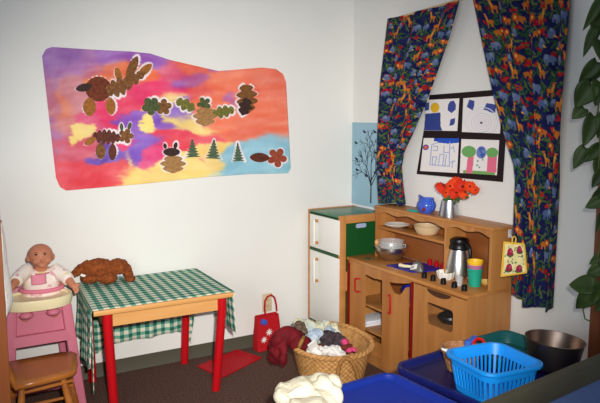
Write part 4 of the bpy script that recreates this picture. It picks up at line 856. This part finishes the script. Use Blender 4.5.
mb = MB(); mb.box((x0+.003, cy_-.018, .055), (cx_r-.003, cy_-.001, cab_top-.01), .003); mb.build('door', 'cabwood', cb)
wt = thing('hanging_cloth', (cx_r+.012, cy_+.2, .6), 'white cloth hanging beside the brown cabinet at the far left', 'cloth')
mb = MB()
def hc_(s, t):
    z0_ = float(onY(4, 222, cy_+.15)[2]); z1_ = float(onY(6, 312, cy_+.15)[2]); w = .008+.022*min(1, t*1.6)*(1-max(0, t-.9)*6)
    return (cx_r+.004+w*math.sin(pi*s)*1.1+.003*math.sin(t*9), cy_+.06+s*.1, z0_+(z1_-z0_)*t+.01*math.sin(s*5))
mb.grid(hc_, 14, 26); mb.build('cloth_folds', 'whitecloth', wt, solid=.003)
mb = MB(); hp_ = hc_(.5, 0); mb.tube([(cx_r-.0, hp_[1], hp_[2]+.01), (cx_r+.012, hp_[1], hp_[2]+.005), (cx_r+.014, hp_[1], hp_[2]-.012)], .004, 8); mb.build('peg', 'cabwood', cb)
# ================================================================ RED BAG
bg = thing('red_bag', (-.76, -.1, 0), 'red felt bag with white flower prints standing by the wall outlet', 'bag')
p = [np.array(onY(u, v, y)) for u, v, y in ((258.5, 345, -.13), (281.5, 345, -.12))]
bx0, bx1 = p[0][0], p[1][0]
zt = float(onY(262, 317, -.1)[2]); zr = float(onY(276, 311, -.06)[2])
mb = MB(); LL = []
for k, t in enumerate(np.linspace(0, 1, 7)):
    w = 1.04-.12*t; xm = (bx0+bx1)/2; L = []
    for x, y, z, *_ in [(a, b, 0) for a, b, _ in rrect(xm-(xm-bx0)*w, -.135+.03*t, xm+(bx1-xm)*w, -.035-.012*t, .015, 0, 4)]:
        f = (x-bx0)/(bx1-bx0); g = (y+.135)/.1
        L.append((x, y+.004*math.sin(8*f+5*t), t*(zt*.97+(zr-zt)*g*(.5+.5*f))+.002))
    LL.append(L)
mb.loft(LL, True, False); inner = [[(xm+(x-xm)*.94, -.085+(y+.085)*.88, z-.003) for x, y, z in L] for L in LL[::-1]]
mb2 = [LL[-1]]+inner; mb.loft(mb2, False, True); mb.build('bag_body', 'redfelt', bg)
h = [onY(u, v, -.06) for u, v in ((265.5, 314), (264.5, 308), (265, 301), (267.5, 296.5), (271.5, 295), (274.5, 297.5), (276.2, 304), (276.8, 311))]
mb = MB(); mb.tube(h, .0065, 8); mb.build('handle', 'redfelt', bg)
for u, v, r in ((270.5, 333, .027), (265, 340.5, .025), (275.5, 340.5, .017)):
    c = onY(u, v, -.1415); c = np.array([c[0], c[1], c[2]])
    t_ = c[2]/zt; c[1] = -.1375+.03*t_-.002
    mb = MB(); poly = [(c[0]+r*(1 if j % 2 == 0 else .4)*math.cos(pi*j/8), c[1]-.001, c[2]+r*(1 if j % 2 == 0 else .4)*math.sin(pi*j/8)) for j in range(16)]; mb.prism(poly, (0, .004, 0)); mb.build('flower_print', 'whitecloth', bg)
p = onY(264.5, 320.5, -.115); mb = MB(); mb.M = Matrix.Translation(Vector(p)) @ Matrix.Rotation(.5, 4, 'Y'); mb.box((-.022, -.012, -.03), (.022, .012, .006), .006); o = mb.build('toy_piece', 'bluebit'); tag(o, 'blue toy poking out of the red felt bag', 'toy')
# ================================================================ WICKER LAUNDRY BASKET AND CLOTHES
LC = np.array(onZ(331.5, 341, .25)); LC[2] = 0; RX, RY = .236, .268
r2 = np.array([CR[0], CR[1]]); f2 = np.array([FH[0], FH[1]])
def rimz(t): return .238+.034*max(0, math.sin(t-.6))
def lb(t, k, z, off=0.): q = LC[:2]+r2*((RX*k+off)*math.cos(t))+f2*((RY*k+off)*math.sin(t)); return (q[0], q[1], z)
lk = thing('laundry_basket', (LC[0], LC[1], 0), 'large wicker laundry basket full of dress-up clothes on the carpet', 'basket')
nt_, nz_ = 168, 30
mb = MB()
def wall_l(j, inner):
    t_ = j/nz_; k = .74+.26*t_**.8; L = []
    for i in range(nt_):
        a = 2*pi*i/nt_; z = .004+(rimz(a)-.004)*t_
        w = .0045*math.sin(42*a+(pi if (j//2) % 2 else 0))+(.0018 if j % 2 else -.0018)
        L.append(lb(a, k, z, w-(.012 if inner else 0)))
    return L
mb.loft([wall_l(j, False) for j in range(nz_+1)]+[wall_l(j, True) for j in range(nz_, 1, -1)], True, True); mb.build('woven_body', 'wicker', lk, angle=70)
mb = MB()
for ph in (0, pi):
    pts = []
    for i in range(150):
        a = 2*pi*i/150; q = lb(a, 1.0, rimz(a)+.008*math.sin(24*a+ph)+.004, .004+.009*math.cos(24*a+ph)); pts.append(q)
    mb.tube(pts, .0105, 8, True)
mb.build('braided_rim', 'wicker', lk)
Dfr = dep(np.append(LC[:2]-f2*RY*.96, .2))
hpts = [onD(u, v, Dfr+dd) for u, v, dd in ((337.5, 380, -.01), (338.5, 369, -.02), (341, 361.5, -.03), (345, 357.5, -.035), (349.5, 359, -.03), (353.5, 364.5, -.02), (357, 372, 0), (358.3, 378, .02))]
mb = MB(); mb.tube(hpts, .0115, 10); mb.build('handle', 'wickerdark', lk)
hb = [lb(a, 1., rimz(a)+z, .012) for a, z in ((pi/2-.35, -.02), (pi/2-.3, .05), (pi/2, .075), (pi/2+.3, .05), (pi/2+.35, -.02))]
def lump(name, balls, m, label, cat, seed=0, res=.0055, amp=.010, scl=20, group=None, floor=None):
    mb = MB()
    for c, r in balls: mb.ball(c, r, 18)
    ob = mb.build(name, m, None, remesh=res, smooth_it=14)
    dg = bpy.context.evaluated_depsgraph_get(); me = bpy.data.meshes.new_from_object(ob.evaluated_get(dg)); ob.modifiers.clear(); ob.data = me; me.name = name
    off_ = Vector((seed*3.1+len(label), 1.7, .3)); nr = [v.normal.copy() for v in me.vertices]
    for v, n_ in zip(me.vertices, nr):
        p = v.co+off_; w_ = Vector((noise.noise(p*scl*.6), noise.noise(p*scl*.6+Vector((5, 0, 0))), noise.noise(p*scl*.6+Vector((0, 9, 0)))))*.05
        q = p+w_; a_ = noise.noise(Vector((q.x*scl, q.y*scl*.8, q.z*scl*.55))); b2 = noise.noise(Vector((q.x*scl*1.1, q.y*scl*.6, q.z*scl*1.4))+Vector((7, 3, 1)))
        v.co += n_*amp*(1.1*noise.noise(p*scl*.8)+.9*(1-2.2*abs(noise.noise(Vector((q.x*scl*1.5+q.z*scl, q.y*scl, q.z*scl*.5)))))+.25*noise.noise(p*scl*3)-.55*math.exp(-(b2/.16)**2)-.1)
    for p_ in me.polygons: p_.use_smooth = True
    s_ = ob.modifiers.new('s2', 'SMOOTH'); s_.factor = .5; s_.iterations = 2
    return tag(ob, label, cat, group)
Dc = dep(np.append(LC[:2], .2)); kp = Dc/F_PX
def L3(u, v, dd=0.): return Vector(onD(u, v, Dc+dd))
lump('quilt', [(L3(308, 327, .12), (.075, .055, .035)), (L3(320, 329, .13), (.07, .06, .04)), (L3(300, 324, .1), (.04, .04, .03)), (L3(316, 338, .06), (.08, .06, .05)), (L3(332, 331, .1), (.05, .05, .05)), (L3(325, 326, .13), (.05, .04, .035))], 'quilt', 'pale yellow and blue patterned quilt at the back of the laundry basket', 'cloth', amp=.014)
lump('patterned_cloth', [(L3(300.5, 325.5, .0), (.036, .03, .028)), (L3(303, 331, .0), (.03, .03, .026))], 'brocade', 'brown patterned cloth at the left rim of the laundry basket', 'cloth', amp=.006)
lump('pale_blue_garment', [(L3(316, 335, .0), (.05, .04, .035)), (L3(311, 341, -.02), (.035, .03, .035)), (L3(330, 330, .06), (.04, .04, .02))], 'bluecloth', 'pale blue garment beside the dark knitted one in the laundry basket', 'clothing')
lump('knitted_garment', [(L3(329, 338, .02), (.06, .05, .045)), (L3(338, 340, .03), (.05, .05, .04)), (L3(325, 345, -.03), (.04, .03, .028)), (L3(332, 345, .02), (.06, .06, .04))], 'knit', 'dark grey knitted garment in the middle of the laundry basket', 'clothing', amp=.01, scl=30)
lump('white_garment', [(L3(320, 352, -.13), (.06, .04, .03)), (L3(333, 351, -.10), (.05, .04, .034)), (L3(340, 354, -.10), (.03, .04, .024)), (L3(312, 351.5, -.12), (.03, .03, .028))], 'whitecloth', 'crumpled white garment at the front of the laundry basket', 'clothing', amp=.012, scl=30)
mb = MB(); c = L3(313, 346.5, -.16); mb.M = Matrix.Translation(c) @ Matrix.Rotation(-.5, 4, 'Y') @ Matrix.Rotation(.3, 4, 'X'); mb.loft([[(-.03+.06*s+.004*math.sin(t*9), -.004, -.034+.068*t) for s in (0, .25, .5, .75, 1)]+[(-.03+.06*s+.004*math.sin(t*9), .006, -.034+.068*t) for s in (1, .75, .5, .25, 0)] for t in np.linspace(0, 1, 7)]); o = mb.build('folded_cuff', 'whitecloth'); tag(o, 'white folded cuff cloth next to the dark red velvet in the basket', 'cloth')
lump('pink_garment', [(L3(345, 342.5, .0), (.03, .03, .026)), (L3(349, 349, -.04), (.03, .03, .02)), (L3(353, 350, -.03), (.022, .03, .016))], 'pinkcloth', 'bright pink garment at the right side of the laundry basket', 'clothing', amp=.006)
lump('rust_garment', [(L3(347, 346.5, -.04), (.042, .03, .018)), (L3(320, 346, -.08), (.03, .02, .014)), (L3(334, 349, -.06), (.05, .03, .014))], 'browncloth', 'rust brown garment under the pink one in the laundry basket', 'clothing', amp=.006)
ve = lump('velvet_robe', [(L3(300, 343, -.07), (.07, .07, .05)), (L3(293, 335, -.03), (.075, .07, .05)), (L3(285, 334, -.05), (.06, .06, .05)), (L3(280, 341, -.07), (.055, .05, .06)), (L3(276, 351, -.06), (.045, .05, .07)), (L3(274, 358, -.05), (.035, .04, .05)), (L3(284, 355, -.11), (.022, .03, .07)), (L3(282, 362, -.12), (.025, .03, .04)), (L3(272, 347, -.03), (.022, .03, .04))], 'velvet', 'dark red velvet robe hanging over the left rim of the basket', 'clothing', amp=.014, scl=8.5)
vt = ve; lo_ = Vector(ve.location)
mb = MB(); P_ = [L3(u, v, dd) for u, v, dd in ((304, 336.5, -.10), (302, 340.5, -.148), (300, 345, -.155), (298.5, 349, -.145))]; mb.tube(P_, [.007, .011, .011, .007], 8); mb.build('gold_trim', 'goldtrim', ve)
# ================================================================ SENSORY TUBS IN THE FOREGROUND
def tub(name, x0, y0, x1, y1, rot, z, m, label, depth=.14, legs=True, r=.07, lid=.03):
    cx_, cy_ = (x0+x1)/2, (y0+y1)/2
    t = thing(name, (cx_, cy_, 0), label, 'tub table')
    R = lambda ins, zz, rr=None: rrect(x0+ins, y0+ins, x1-ins, y1-ins, max(.01, (rr or r)-ins), zz, 8, rot)
    mb = MB(); mb.loft([R(.05, z-depth), R(.03, z-.04), R(.026, z-.025)], True, True); mb.build('basin', m, t)
    mb = MB(); mb.loft([R(.02, z-.03), R(0, z-.03), R(-.002, z-.012), R(.002, z-.002), R(.010, z), R(.020, z-.003), R(.028, z-.016), R(.036, z-.022)], True, True); mb.build('lid', m, t)
    c, s = math.cos(rot), math.sin(rot)
    for sx in (-1, 1):
        for sy in (-1, 1):
            ux, uy = sx*((x1-x0)/2-.08), sy*((y1-y0)/2-.08); q = (cx_+ux*c-uy*s, cy_+ux*s+uy*c)
            mb = MB(); mb.cyl((q[0], q[1], 0), (q[0], q[1], z-depth+.002), .018, .02, 14); mb.build('leg', 'black', t)
    return t
TBZ = .55
tub('tub_table', -1.70, -2.42, -1.105, -1.925, .06, TBZ, 'bluetub', 'bright blue lidded tub table in the front, holding the cream fleece')
tub('tub_table', -1.055, -2.41, -.36, -1.825, .09, TBZ, 'navytub', 'dark navy lidded tub table between the stove and the green divider')
# teal tray
tz = TBZ-.02
mb = MB(); R = lambda ins, zz: rrect(-.73+ins, -2.13+ins, -.385-ins, -1.865-ins, .05, zz, 8, .06)
mb.loft([R(.02, tz), R(.004, tz+.045), R(-.004, tz+.05), R(-.004, tz+.056), R(.006, tz+.056), R(.012, tz+.05), R(.026, tz+.008)], True, True); o = mb.build('teal_tray', 'tealtub'); tag(o, 'teal plastic tray behind the bright blue basket', 'tray')
# fleece
Df = dep(np.array(onZ(310, 396, TBZ+.04)))
def F3(u, v, dd=0.): return Vector(onD(u, v, Df+dd))
lump('fleece_blanket', [(F3(324, 383, .0), (.02, .04, .02)), (F3(297, 396, -.06), (.04, .02, .03)), (F3(300, 396, -.02), (.07, .06, .045)), (F3(322, 393, .0), (.055, .06, .045)), (F3(287, 392, .0), (.048, .05, .03)), (F3(298, 389, .02), (.055, .06, .038)), (F3(312, 387, .05), (.055, .06, .035)), (F3(320, 386, .04), (.048, .06, .038)), (F3(331, 388, .03), (.04, .05, .042)), (F3(334, 396, -.03), (.03, .05, .035)), (F3(285, 401, -.06), (.045, .06, .035)), (F3(305, 402, -.05), (.07, .06, .04)), (F3(322, 403, -.06), (.06, .06, .04)), (F3(305, 412, -.14), (.09, .08, .04))], 'fleece', 'cream white fleece bundled on the bright blue tub table', 'blanket', amp=.011, scl=8.5, res=.005)
# ---------------------------------------------------------------- small brown basket with toys
sbp = np.array(onZ(461, 370, TBZ-.022))
mb = MB(); n = 60; L = []
for j in range(17):
    t_ = j/16; L.append([(sbp[0]+(.055+.028*t_+.003*math.sin(20*a+(pi if (j//2) % 2 else 0)))*math.cos(a), sbp[1]+(.055+.028*t_+.003*math.sin(20*a+(pi if (j//2) % 2 else 0)))*math.sin(a), sbp[2]+.002+.090*t_) for a in [2*pi*i/n for i in range(n)]])
L += [[(sbp[0]+(x-sbp[0])*.9, sbp[1]+(y-sbp[1])*.9, z+.001) for x, y, z in l] for l in L[::-1][:-1]]
sb = thing('wicker_basket', tuple(sbp), 'small brown wicker basket with toy tools behind the bright blue basket', 'basket')
mb.loft(L); mb.build('woven_body', 'smallwick', sb, angle=70)
mb = MB(); mb.tube([(sbp[0]+.084*math.cos(a), sbp[1]+.084*math.sin(a), sbp[2]+.094) for a in [2*pi*i/40 for i in range(40)]], .007, 8, True); mb.build('rim', 'smallwick', sb)
def S3(u, v): return Vector(onZ(u, v, sbp[2]+.108))
tl = thing('toy_tool', tuple(S3(450, 350)), 'white and orange toy tool handle sticking out of the small wicker basket', 'toy')
a, b = S3(443, 349), S3(453, 352.5); mb = MB(); d = (b-a); e = Vector((-d.y, d.x, 0)).normalized(); 
mb.loft([[a+d*s+e*(w*math.cos(q))+Vector((0, 0, h_*math.sin(q))) for q in [2*pi*k/14 for k in range(14)]] for s, w, h_ in ((-.1, .006, .003), (.1, .011, .005), (.6, .012, .006), (1., .009, .005))]); mb.build('handle_end', 'ceramic', tl)
mb = MB(); mb.tube([a+d*.95, b+d*.6+Vector((0, 0, -.01)), b+d*1.6+Vector((0, 0, -.06))], [.009, .009, .008], 10); mb.build('shaft', 'yellowp' if False else mat('orange_plastic', (226, 104, 50), .5), tl)
mb = MB(); c = a+d*.2+Vector((0, 0, .004)); mb.cyl(c, c+Vector((0, 0, .003)), .004, n=10); mb.build('hole', 'grey', tl)
a, b = S3(468, 343), S3(474.5, 338); mb = MB(); mb.tube([a+Vector((0, 0, -.07)), a, b], [.014, .016, .013], 12); o = mb.build('blue_toy', mat('mid_blue', (52, 98, 190), .4)); tag(o, 'blue toy handle in the small wicker basket beside the red one', 'toy')
pts = [S3(473, 345)+Vector((0, 0, -.03)), S3(473.5, 342.5), S3(475.5, 339.8), S3(479, 338.8), S3(482.5, 340), S3(484, 342), S3(485, 345)+Vector((0, 0, -.03))]
mb = MB(); mb.tube(pts, .0075, 10); o = mb.build('red_toy', 'redhandle'); tag(o, 'curved red toy handle in the small wicker basket', 'toy')
# ---------------------------------------------------------------- bright blue slotted basket
bz0, bz1 = TBZ-.021, TBZ+.125
Rc = [np.array(onZ(*p, bz1)[:2]) for p in ((453.5, 353), (488, 338.5), (537.5, 360), (497, 378.5))]
bc_ = sum(Rc)/4
ux = (Rc[2]-Rc[1]+Rc[3]-Rc[0])/2; uy = (Rc[1]-Rc[0]+Rc[2]-Rc[3])/2
hw, hd_ = np.linalg.norm(ux)/2*1.04, np.linalg.norm(uy)/2*1.04; ux /= np.linalg.norm(ux); uy = np.array([-ux[1], ux[0]])
bk = thing('plastic_basket', (bc_[0], bc_[1], bz0), 'bright blue plastic basket with slotted sides in the foreground', 'basket')
def bl(k, z, off=0., n=8): return [(bc_[0]+ux[0]*x+uy[0]*y, bc_[1]+ux[1]*x+uy[1]*y, z) for x, y, _ in rrect(-hw*k-off, -hd_*k-off, hw*k+off, hd_*k+off, .055*k, 0, n)]
kk = lambda z: .80+.17*(z-bz0)/(bz1-bz0)
mb = MB(); mb.loft([bl(kk(bz0), bz0), bl(kk(bz0+.025), bz0+.025), bl(kk(bz0+.025), bz0+.025, -.004), bl(kk(bz0), bz0+.004, -.004)]); mb.build('base', 'cyan', bk)
mb = MB(); zb = bz1-.045; mb.loft([bl(kk(zb), zb), bl(kk(bz1-.012), bz1-.012), bl(1., bz1-.016, .004), bl(1.02, bz1-.010, .004), bl(1.02, bz1-.002, .003), bl(1., bz1), bl(kk(bz1), bz1-.002, -.003), bl(kk(zb), zb, -.004), bl(kk(zb), zb)], False, False); mb.build('rim', 'cyan', bk)
mb = MB(); per0 = bl(kk(bz0+.02), bz0+.02, 0, 8); per1 = bl(kk(zb+.004), zb+.004, 0, 8)
def resample(L, n):
    A = np.array(L+[L[0]]); d = np.r_[0, np.cumsum(np.linalg.norm(np.diff(A, axis=0), axis=1))]; t = np.linspace(0, d[-1], n, endpoint=False); return np.stack([np.interp(t, d, A[:, i]) for i in range(3)], -1)
ns = 44; A0, A1 = resample(per0, ns*4), resample(per1, ns*4)
for k in range(ns):
    i0, i1 = k*4, (k*4+2) % (ns*4); a0, b0, a1, b1 = A0[i0], A0[i1], A1[i0], A1[i1]; nn = np.array([*(bc_-a0[:2]), 0]); nn = nn/np.linalg.norm(nn)*.0035
    mb.loft([[a0, b0, b0+nn, a0+nn], [a1, b1, b1+nn, a1+nn]])
mb.build('slatted_wall', 'cyan', bk)
# ---------------------------------------------------------------- big steel bowl
bp = np.array(onZ(551.5, 370, TBZ-.022)); D_b = dep(bp); rb = 29.5*D_b/F_PX*.99
mb = MB(); prof = [(0, 0), (rb*.70, 0), (rb*.78, .006)]+[(rb*(.78+.22*(k/10)**.7), .006+.118*k/10) for k in range(1, 11)]+[(rb+.004, .127), (rb-.003, .127)]+[(rb*(.78+.22*(k/10)**.7)-.003, .006+.118*k/10) for k in range(9, -1, -1)]+[(rb*.68, .004), (0, .004)]
tilt_ax = Vector((FH[0], FH[1], 0)); mb.M = Matrix.Translation(Vector((bp[0], bp[1], bp[2]+.010))) @ Matrix.Rotation(.07, 4, tilt_ax)
mb.lathe(prof, (0, 0, 0), 56, cap0=False, cap1=False); o = mb.build('steel_bowl', 'steeldark'); tag(o, 'large steel bowl on the dark tub table beside the bright blue basket', 'bowl')
# ================================================================ GREEN DIVIDER
dz = .66; pa = np.array(onZ(541, 377, dz)); pb = np.array(onZ(600, 352.7, dz)); ud = (pb-pa)/np.linalg.norm(pb-pa); nd = np.array([ud[1], -ud[0], 0])
if nd[1] > 0: nd = -nd
pa = pa-ud*.55; pb = pb+ud*.38; Lr = np.linalg.norm(pb-pa)
dv = thing('room_divider', ((pa[0]+pb[0])/2, (pa[1]+pb[1])/2, 0), 'olive green framed divider with a blue panel in the right foreground', 'divider')
BM = Matrix(((ud[0], nd[0], 0, pa[0]), (ud[1], nd[1], 0, pa[1]), (0, 0, 1, 0), (0, 0, 0, 1)))
mb = MB(); mb.M = BM; mb.box((0, 0, dz-.085), (Lr, .038, dz), .004); mb.build('top_rail', 'olive', dv)
mb = MB(); mb.M = BM; mb.box((0, 0, .02), (Lr, .038, .09), .004); mb.build('bottom_rail', 'olive', dv)
for x in (0, Lr-.07):
    mb = MB(); mb.M = BM; mb.box((x, .002, 0), (x+.07, .036, dz-.08), .003); mb.build('post', 'olive', dv)
mb = MB(); mb.M = BM; mb.box((.06, .012, .08), (Lr-.06, .024, dz-.08)); mb.build('panel', 'panelblue', dv)
# ================================================================ HANGING VINE
vp = thing('hanging_plant', (-.3, -2.19, 2.15), 'trailing green vine with heart-shaped leaves hanging by the right wall', 'plant')
PX_ = -.26
def V3(u, v, dx=0.): return Vector(onX(u, v, PX_+dx))
stems = [[(603, -30), (603, 20), (602, 70), (598, 110), (600, 150), (597, 185)], [(606, -30), (608, 60), (605, 140), (603, 200), (601, 240), (597, 262), (594, 280)], [(594, 280), (588, 296), (583, 310), (585, 319), (592, 322)], [(612, -30), (612, 120), (606, 210), (603, 280), (602, 310)]]
for S in stems:
    P_ = [V3(*p) for p in S]; Q_ = []
    for i in range(len(P_)-1):
        for k in range(4): Q_.append(P_[i].lerp(P_[i+1], k/4))
    Q_.append(P_[-1]); mb = MB(); mb.tube(Q_, .0032, 6); mb.build('stem', 'stem', vp)
# (base px, tip px, width px, forward offset)
LV = [((601, -2), (584, 31), 9, -.02), ((595, 28), (583, 57), 8, .0), ((598, 10), (594, 46), 11, .03), ((600, 40), (603, 62), 12, .0), ((597, 62), (579, 84), 13, -.02), ((601, 66), (588, 84), 9, .04), ((592, 84), (575, 108), 19, -.03), ((584, 108), (572, 119), 12, .0), ((600, 82), (596, 106), 14, .0), ((594, 116), (584, 147), 14, -.02), ((601, 114), (599, 138), 12, .02),
      ((586, 148), (573, 169), 12, -.02), ((600, 146), (583, 163), 12, .0), ((601, 160), (597, 178), 12, .02), ((602, 172), (592, 188), 10, .0), ((601, 200), (585, 208), 10, -.02), ((603, 214), (597, 232), 8, .0), ((602, 190), (590, 206), 9, .03), ((604, 258), (589, 264), 11, .02), ((601, 268), (586, 276), 11, .0), ((594, 286), (568, 284), 17, -.05), ((594, 292), (575, 309), 15, -.02), ((604, 284), (592, 304), 16, .0), ((603, 300), (596, 312), 10, .02)]
for i, (b_, t_, w, dx) in enumerate(LV):
    B, T = V3(*b_, dx), V3(*t_, dx-.035); d = T-B; Lg = d.length; d.normalize(); n = (view+Vector((0, 0, .35))+Vector((random.uniform(-.3, .3), random.uniform(-.3, .3), 0))).normalized(); e = d.cross(n).normalized(); n = e.cross(d)
    hwid = w*.5*3.3/F_PX*1.05; mb = MB()
    def lf(s, t, B=B, d=d, e=e, n=n, Lg=Lg, hwid=hwid):
        x = (s-.5)*2; pr = math.sin(pi*min(1, t*.93+.07)**.62)**.85 if t < 1 else 0; sh = -.10*Lg*(1-t)**6*abs(x)
        return B+d*(Lg*t+sh)+e*(hwid*pr*x)+n*(.16*hwid*abs(x)*pr*2-.10*Lg*t*t)
    mb.grid(lf, 6, 10); mb.build('leaf', 'leafgreen', vp, angle=80, solid=.0012)
mb = MB(); mb.lathe([(0, 0), (.07, 0), (.1, .14), (.106, .145), (.1, .15), (.094, .14), (.066, .01), (0, .01)], (-.22, -2.25, 2.20), 28, cap0=False, cap1=False); mb.build('pot', 'beige', vp)
mb = MB(); mb.ball((-.22, -2.25, 2.33), (.09, .09, .03), 16); mb.build('potting_soil', mat('soil', (50, 36, 28), .95), vp)
mb = MB()
for a in (0, 2.1, 4.2): mb.tube([(-.22+.1*math.cos(a), -2.25+.1*math.sin(a), 2.34), (-.22, -2.25, 2.75)], .002, 6)
mb.tube([(-.22, -2.25, 2.75), (-.22, -2.25, 2.79), (-.10, -2.25, 2.80), (-.0, -2.25, 2.80)], .006, 8); mb.build('hanger', 'black', vp)
for k, (a, b) in enumerate((((-.16, -2.2, 2.33), V3(603, -30)), ((-.2, -2.19, 2.34), V3(606, -30)), ((-.27, -2.19, 2.34), V3(612, -30)))):
    a = Vector(a); mb = MB(); mb.tube([a, a+(b-a)*.3+Vector((0, 0, .06)), a+(b-a)*.8+Vector((0, 0, .04)), b], .0032, 6); mb.build('stem', 'stem', vp)
# ================================================================ CAMERA AND LIGHT
cam = bpy.data.cameras.new('camera'); co_ = bpy.data.objects.new('camera', cam); COL.objects.link(co_); sc.camera = co_
cam.sensor_width = 36; cam.sensor_fit = 'HORIZONTAL'; cam.lens = F_PX/600*36; cam.clip_start = .05
Rm = Matrix((tuple(CR), tuple(CU), tuple(-CF))).transposed(); co_.matrix_world = Matrix.Translation(Vector(CAM)) @ Rm.to_4x4()
# the camera's own flash, a touch right of and above the lens
fl = bpy.data.lights.new('camera_flash', 'SPOT'); fl.energy = 665; fl.color = (1., .97, .92); fl.spot_size = math.radians(61); fl.spot_blend = 1.; fl.shadow_soft_size = .03
fo = bpy.data.objects.new('camera_flash', fl); COL.objects.link(fo); fpos = Vector(CAM)+Vector(CR)*.10+Vector(CU)*.13
aim = Vector(onD(255, 232, 4.)); fo.location = fpos; fo.rotation_euler = (aim-fpos).to_track_quat('-Z', 'Y').to_euler()
# added warm overhead fill; no ceiling lamp is in view
ar = bpy.data.lights.new('overhead_fill', 'AREA'); ar.shape = 'RECTANGLE'; ar.size = 1.2; ar.size_y = 2.4; ar.energy = 6; ar.color = (1., .93, .84)
ao = bpy.data.objects.new('overhead_fill', ar); COL.objects.link(ao); ao.location = (-2., -2.4, 2.85)
wl = bpy.data.lights.new('daylight_fill', 'AREA'); wl.shape = 'RECTANGLE'; wl.size = 1.6; wl.size_y = 1.3; wl.energy = 44; wl.color = (.84, .92, 1.)  # added bluish fill towards the right wall, as daylight; no window in view
wo = bpy.data.objects.new('daylight_fill', wl); COL.objects.link(wo); wo.location = (-4.1, -4.0, 1.7); wo.rotation_euler = (Vector((0, -1.6, .7))-wo.location).to_track_quat('-Z', 'Y').to_euler()
w = bpy.data.worlds.new('world'); sc.world = w; w.use_nodes = True; w.node_tree.nodes['Background'].inputs['Color'].default_value = (.60, .74, 1., 1); w.node_tree.nodes['Background'].inputs['Strength'].default_value = .15
vs = sc.view_settings; vs.view_transform = 'Standard'; vs.look = 'None'; vs.exposure = 0; vs.gamma = 1; vs.use_curve_mapping = False
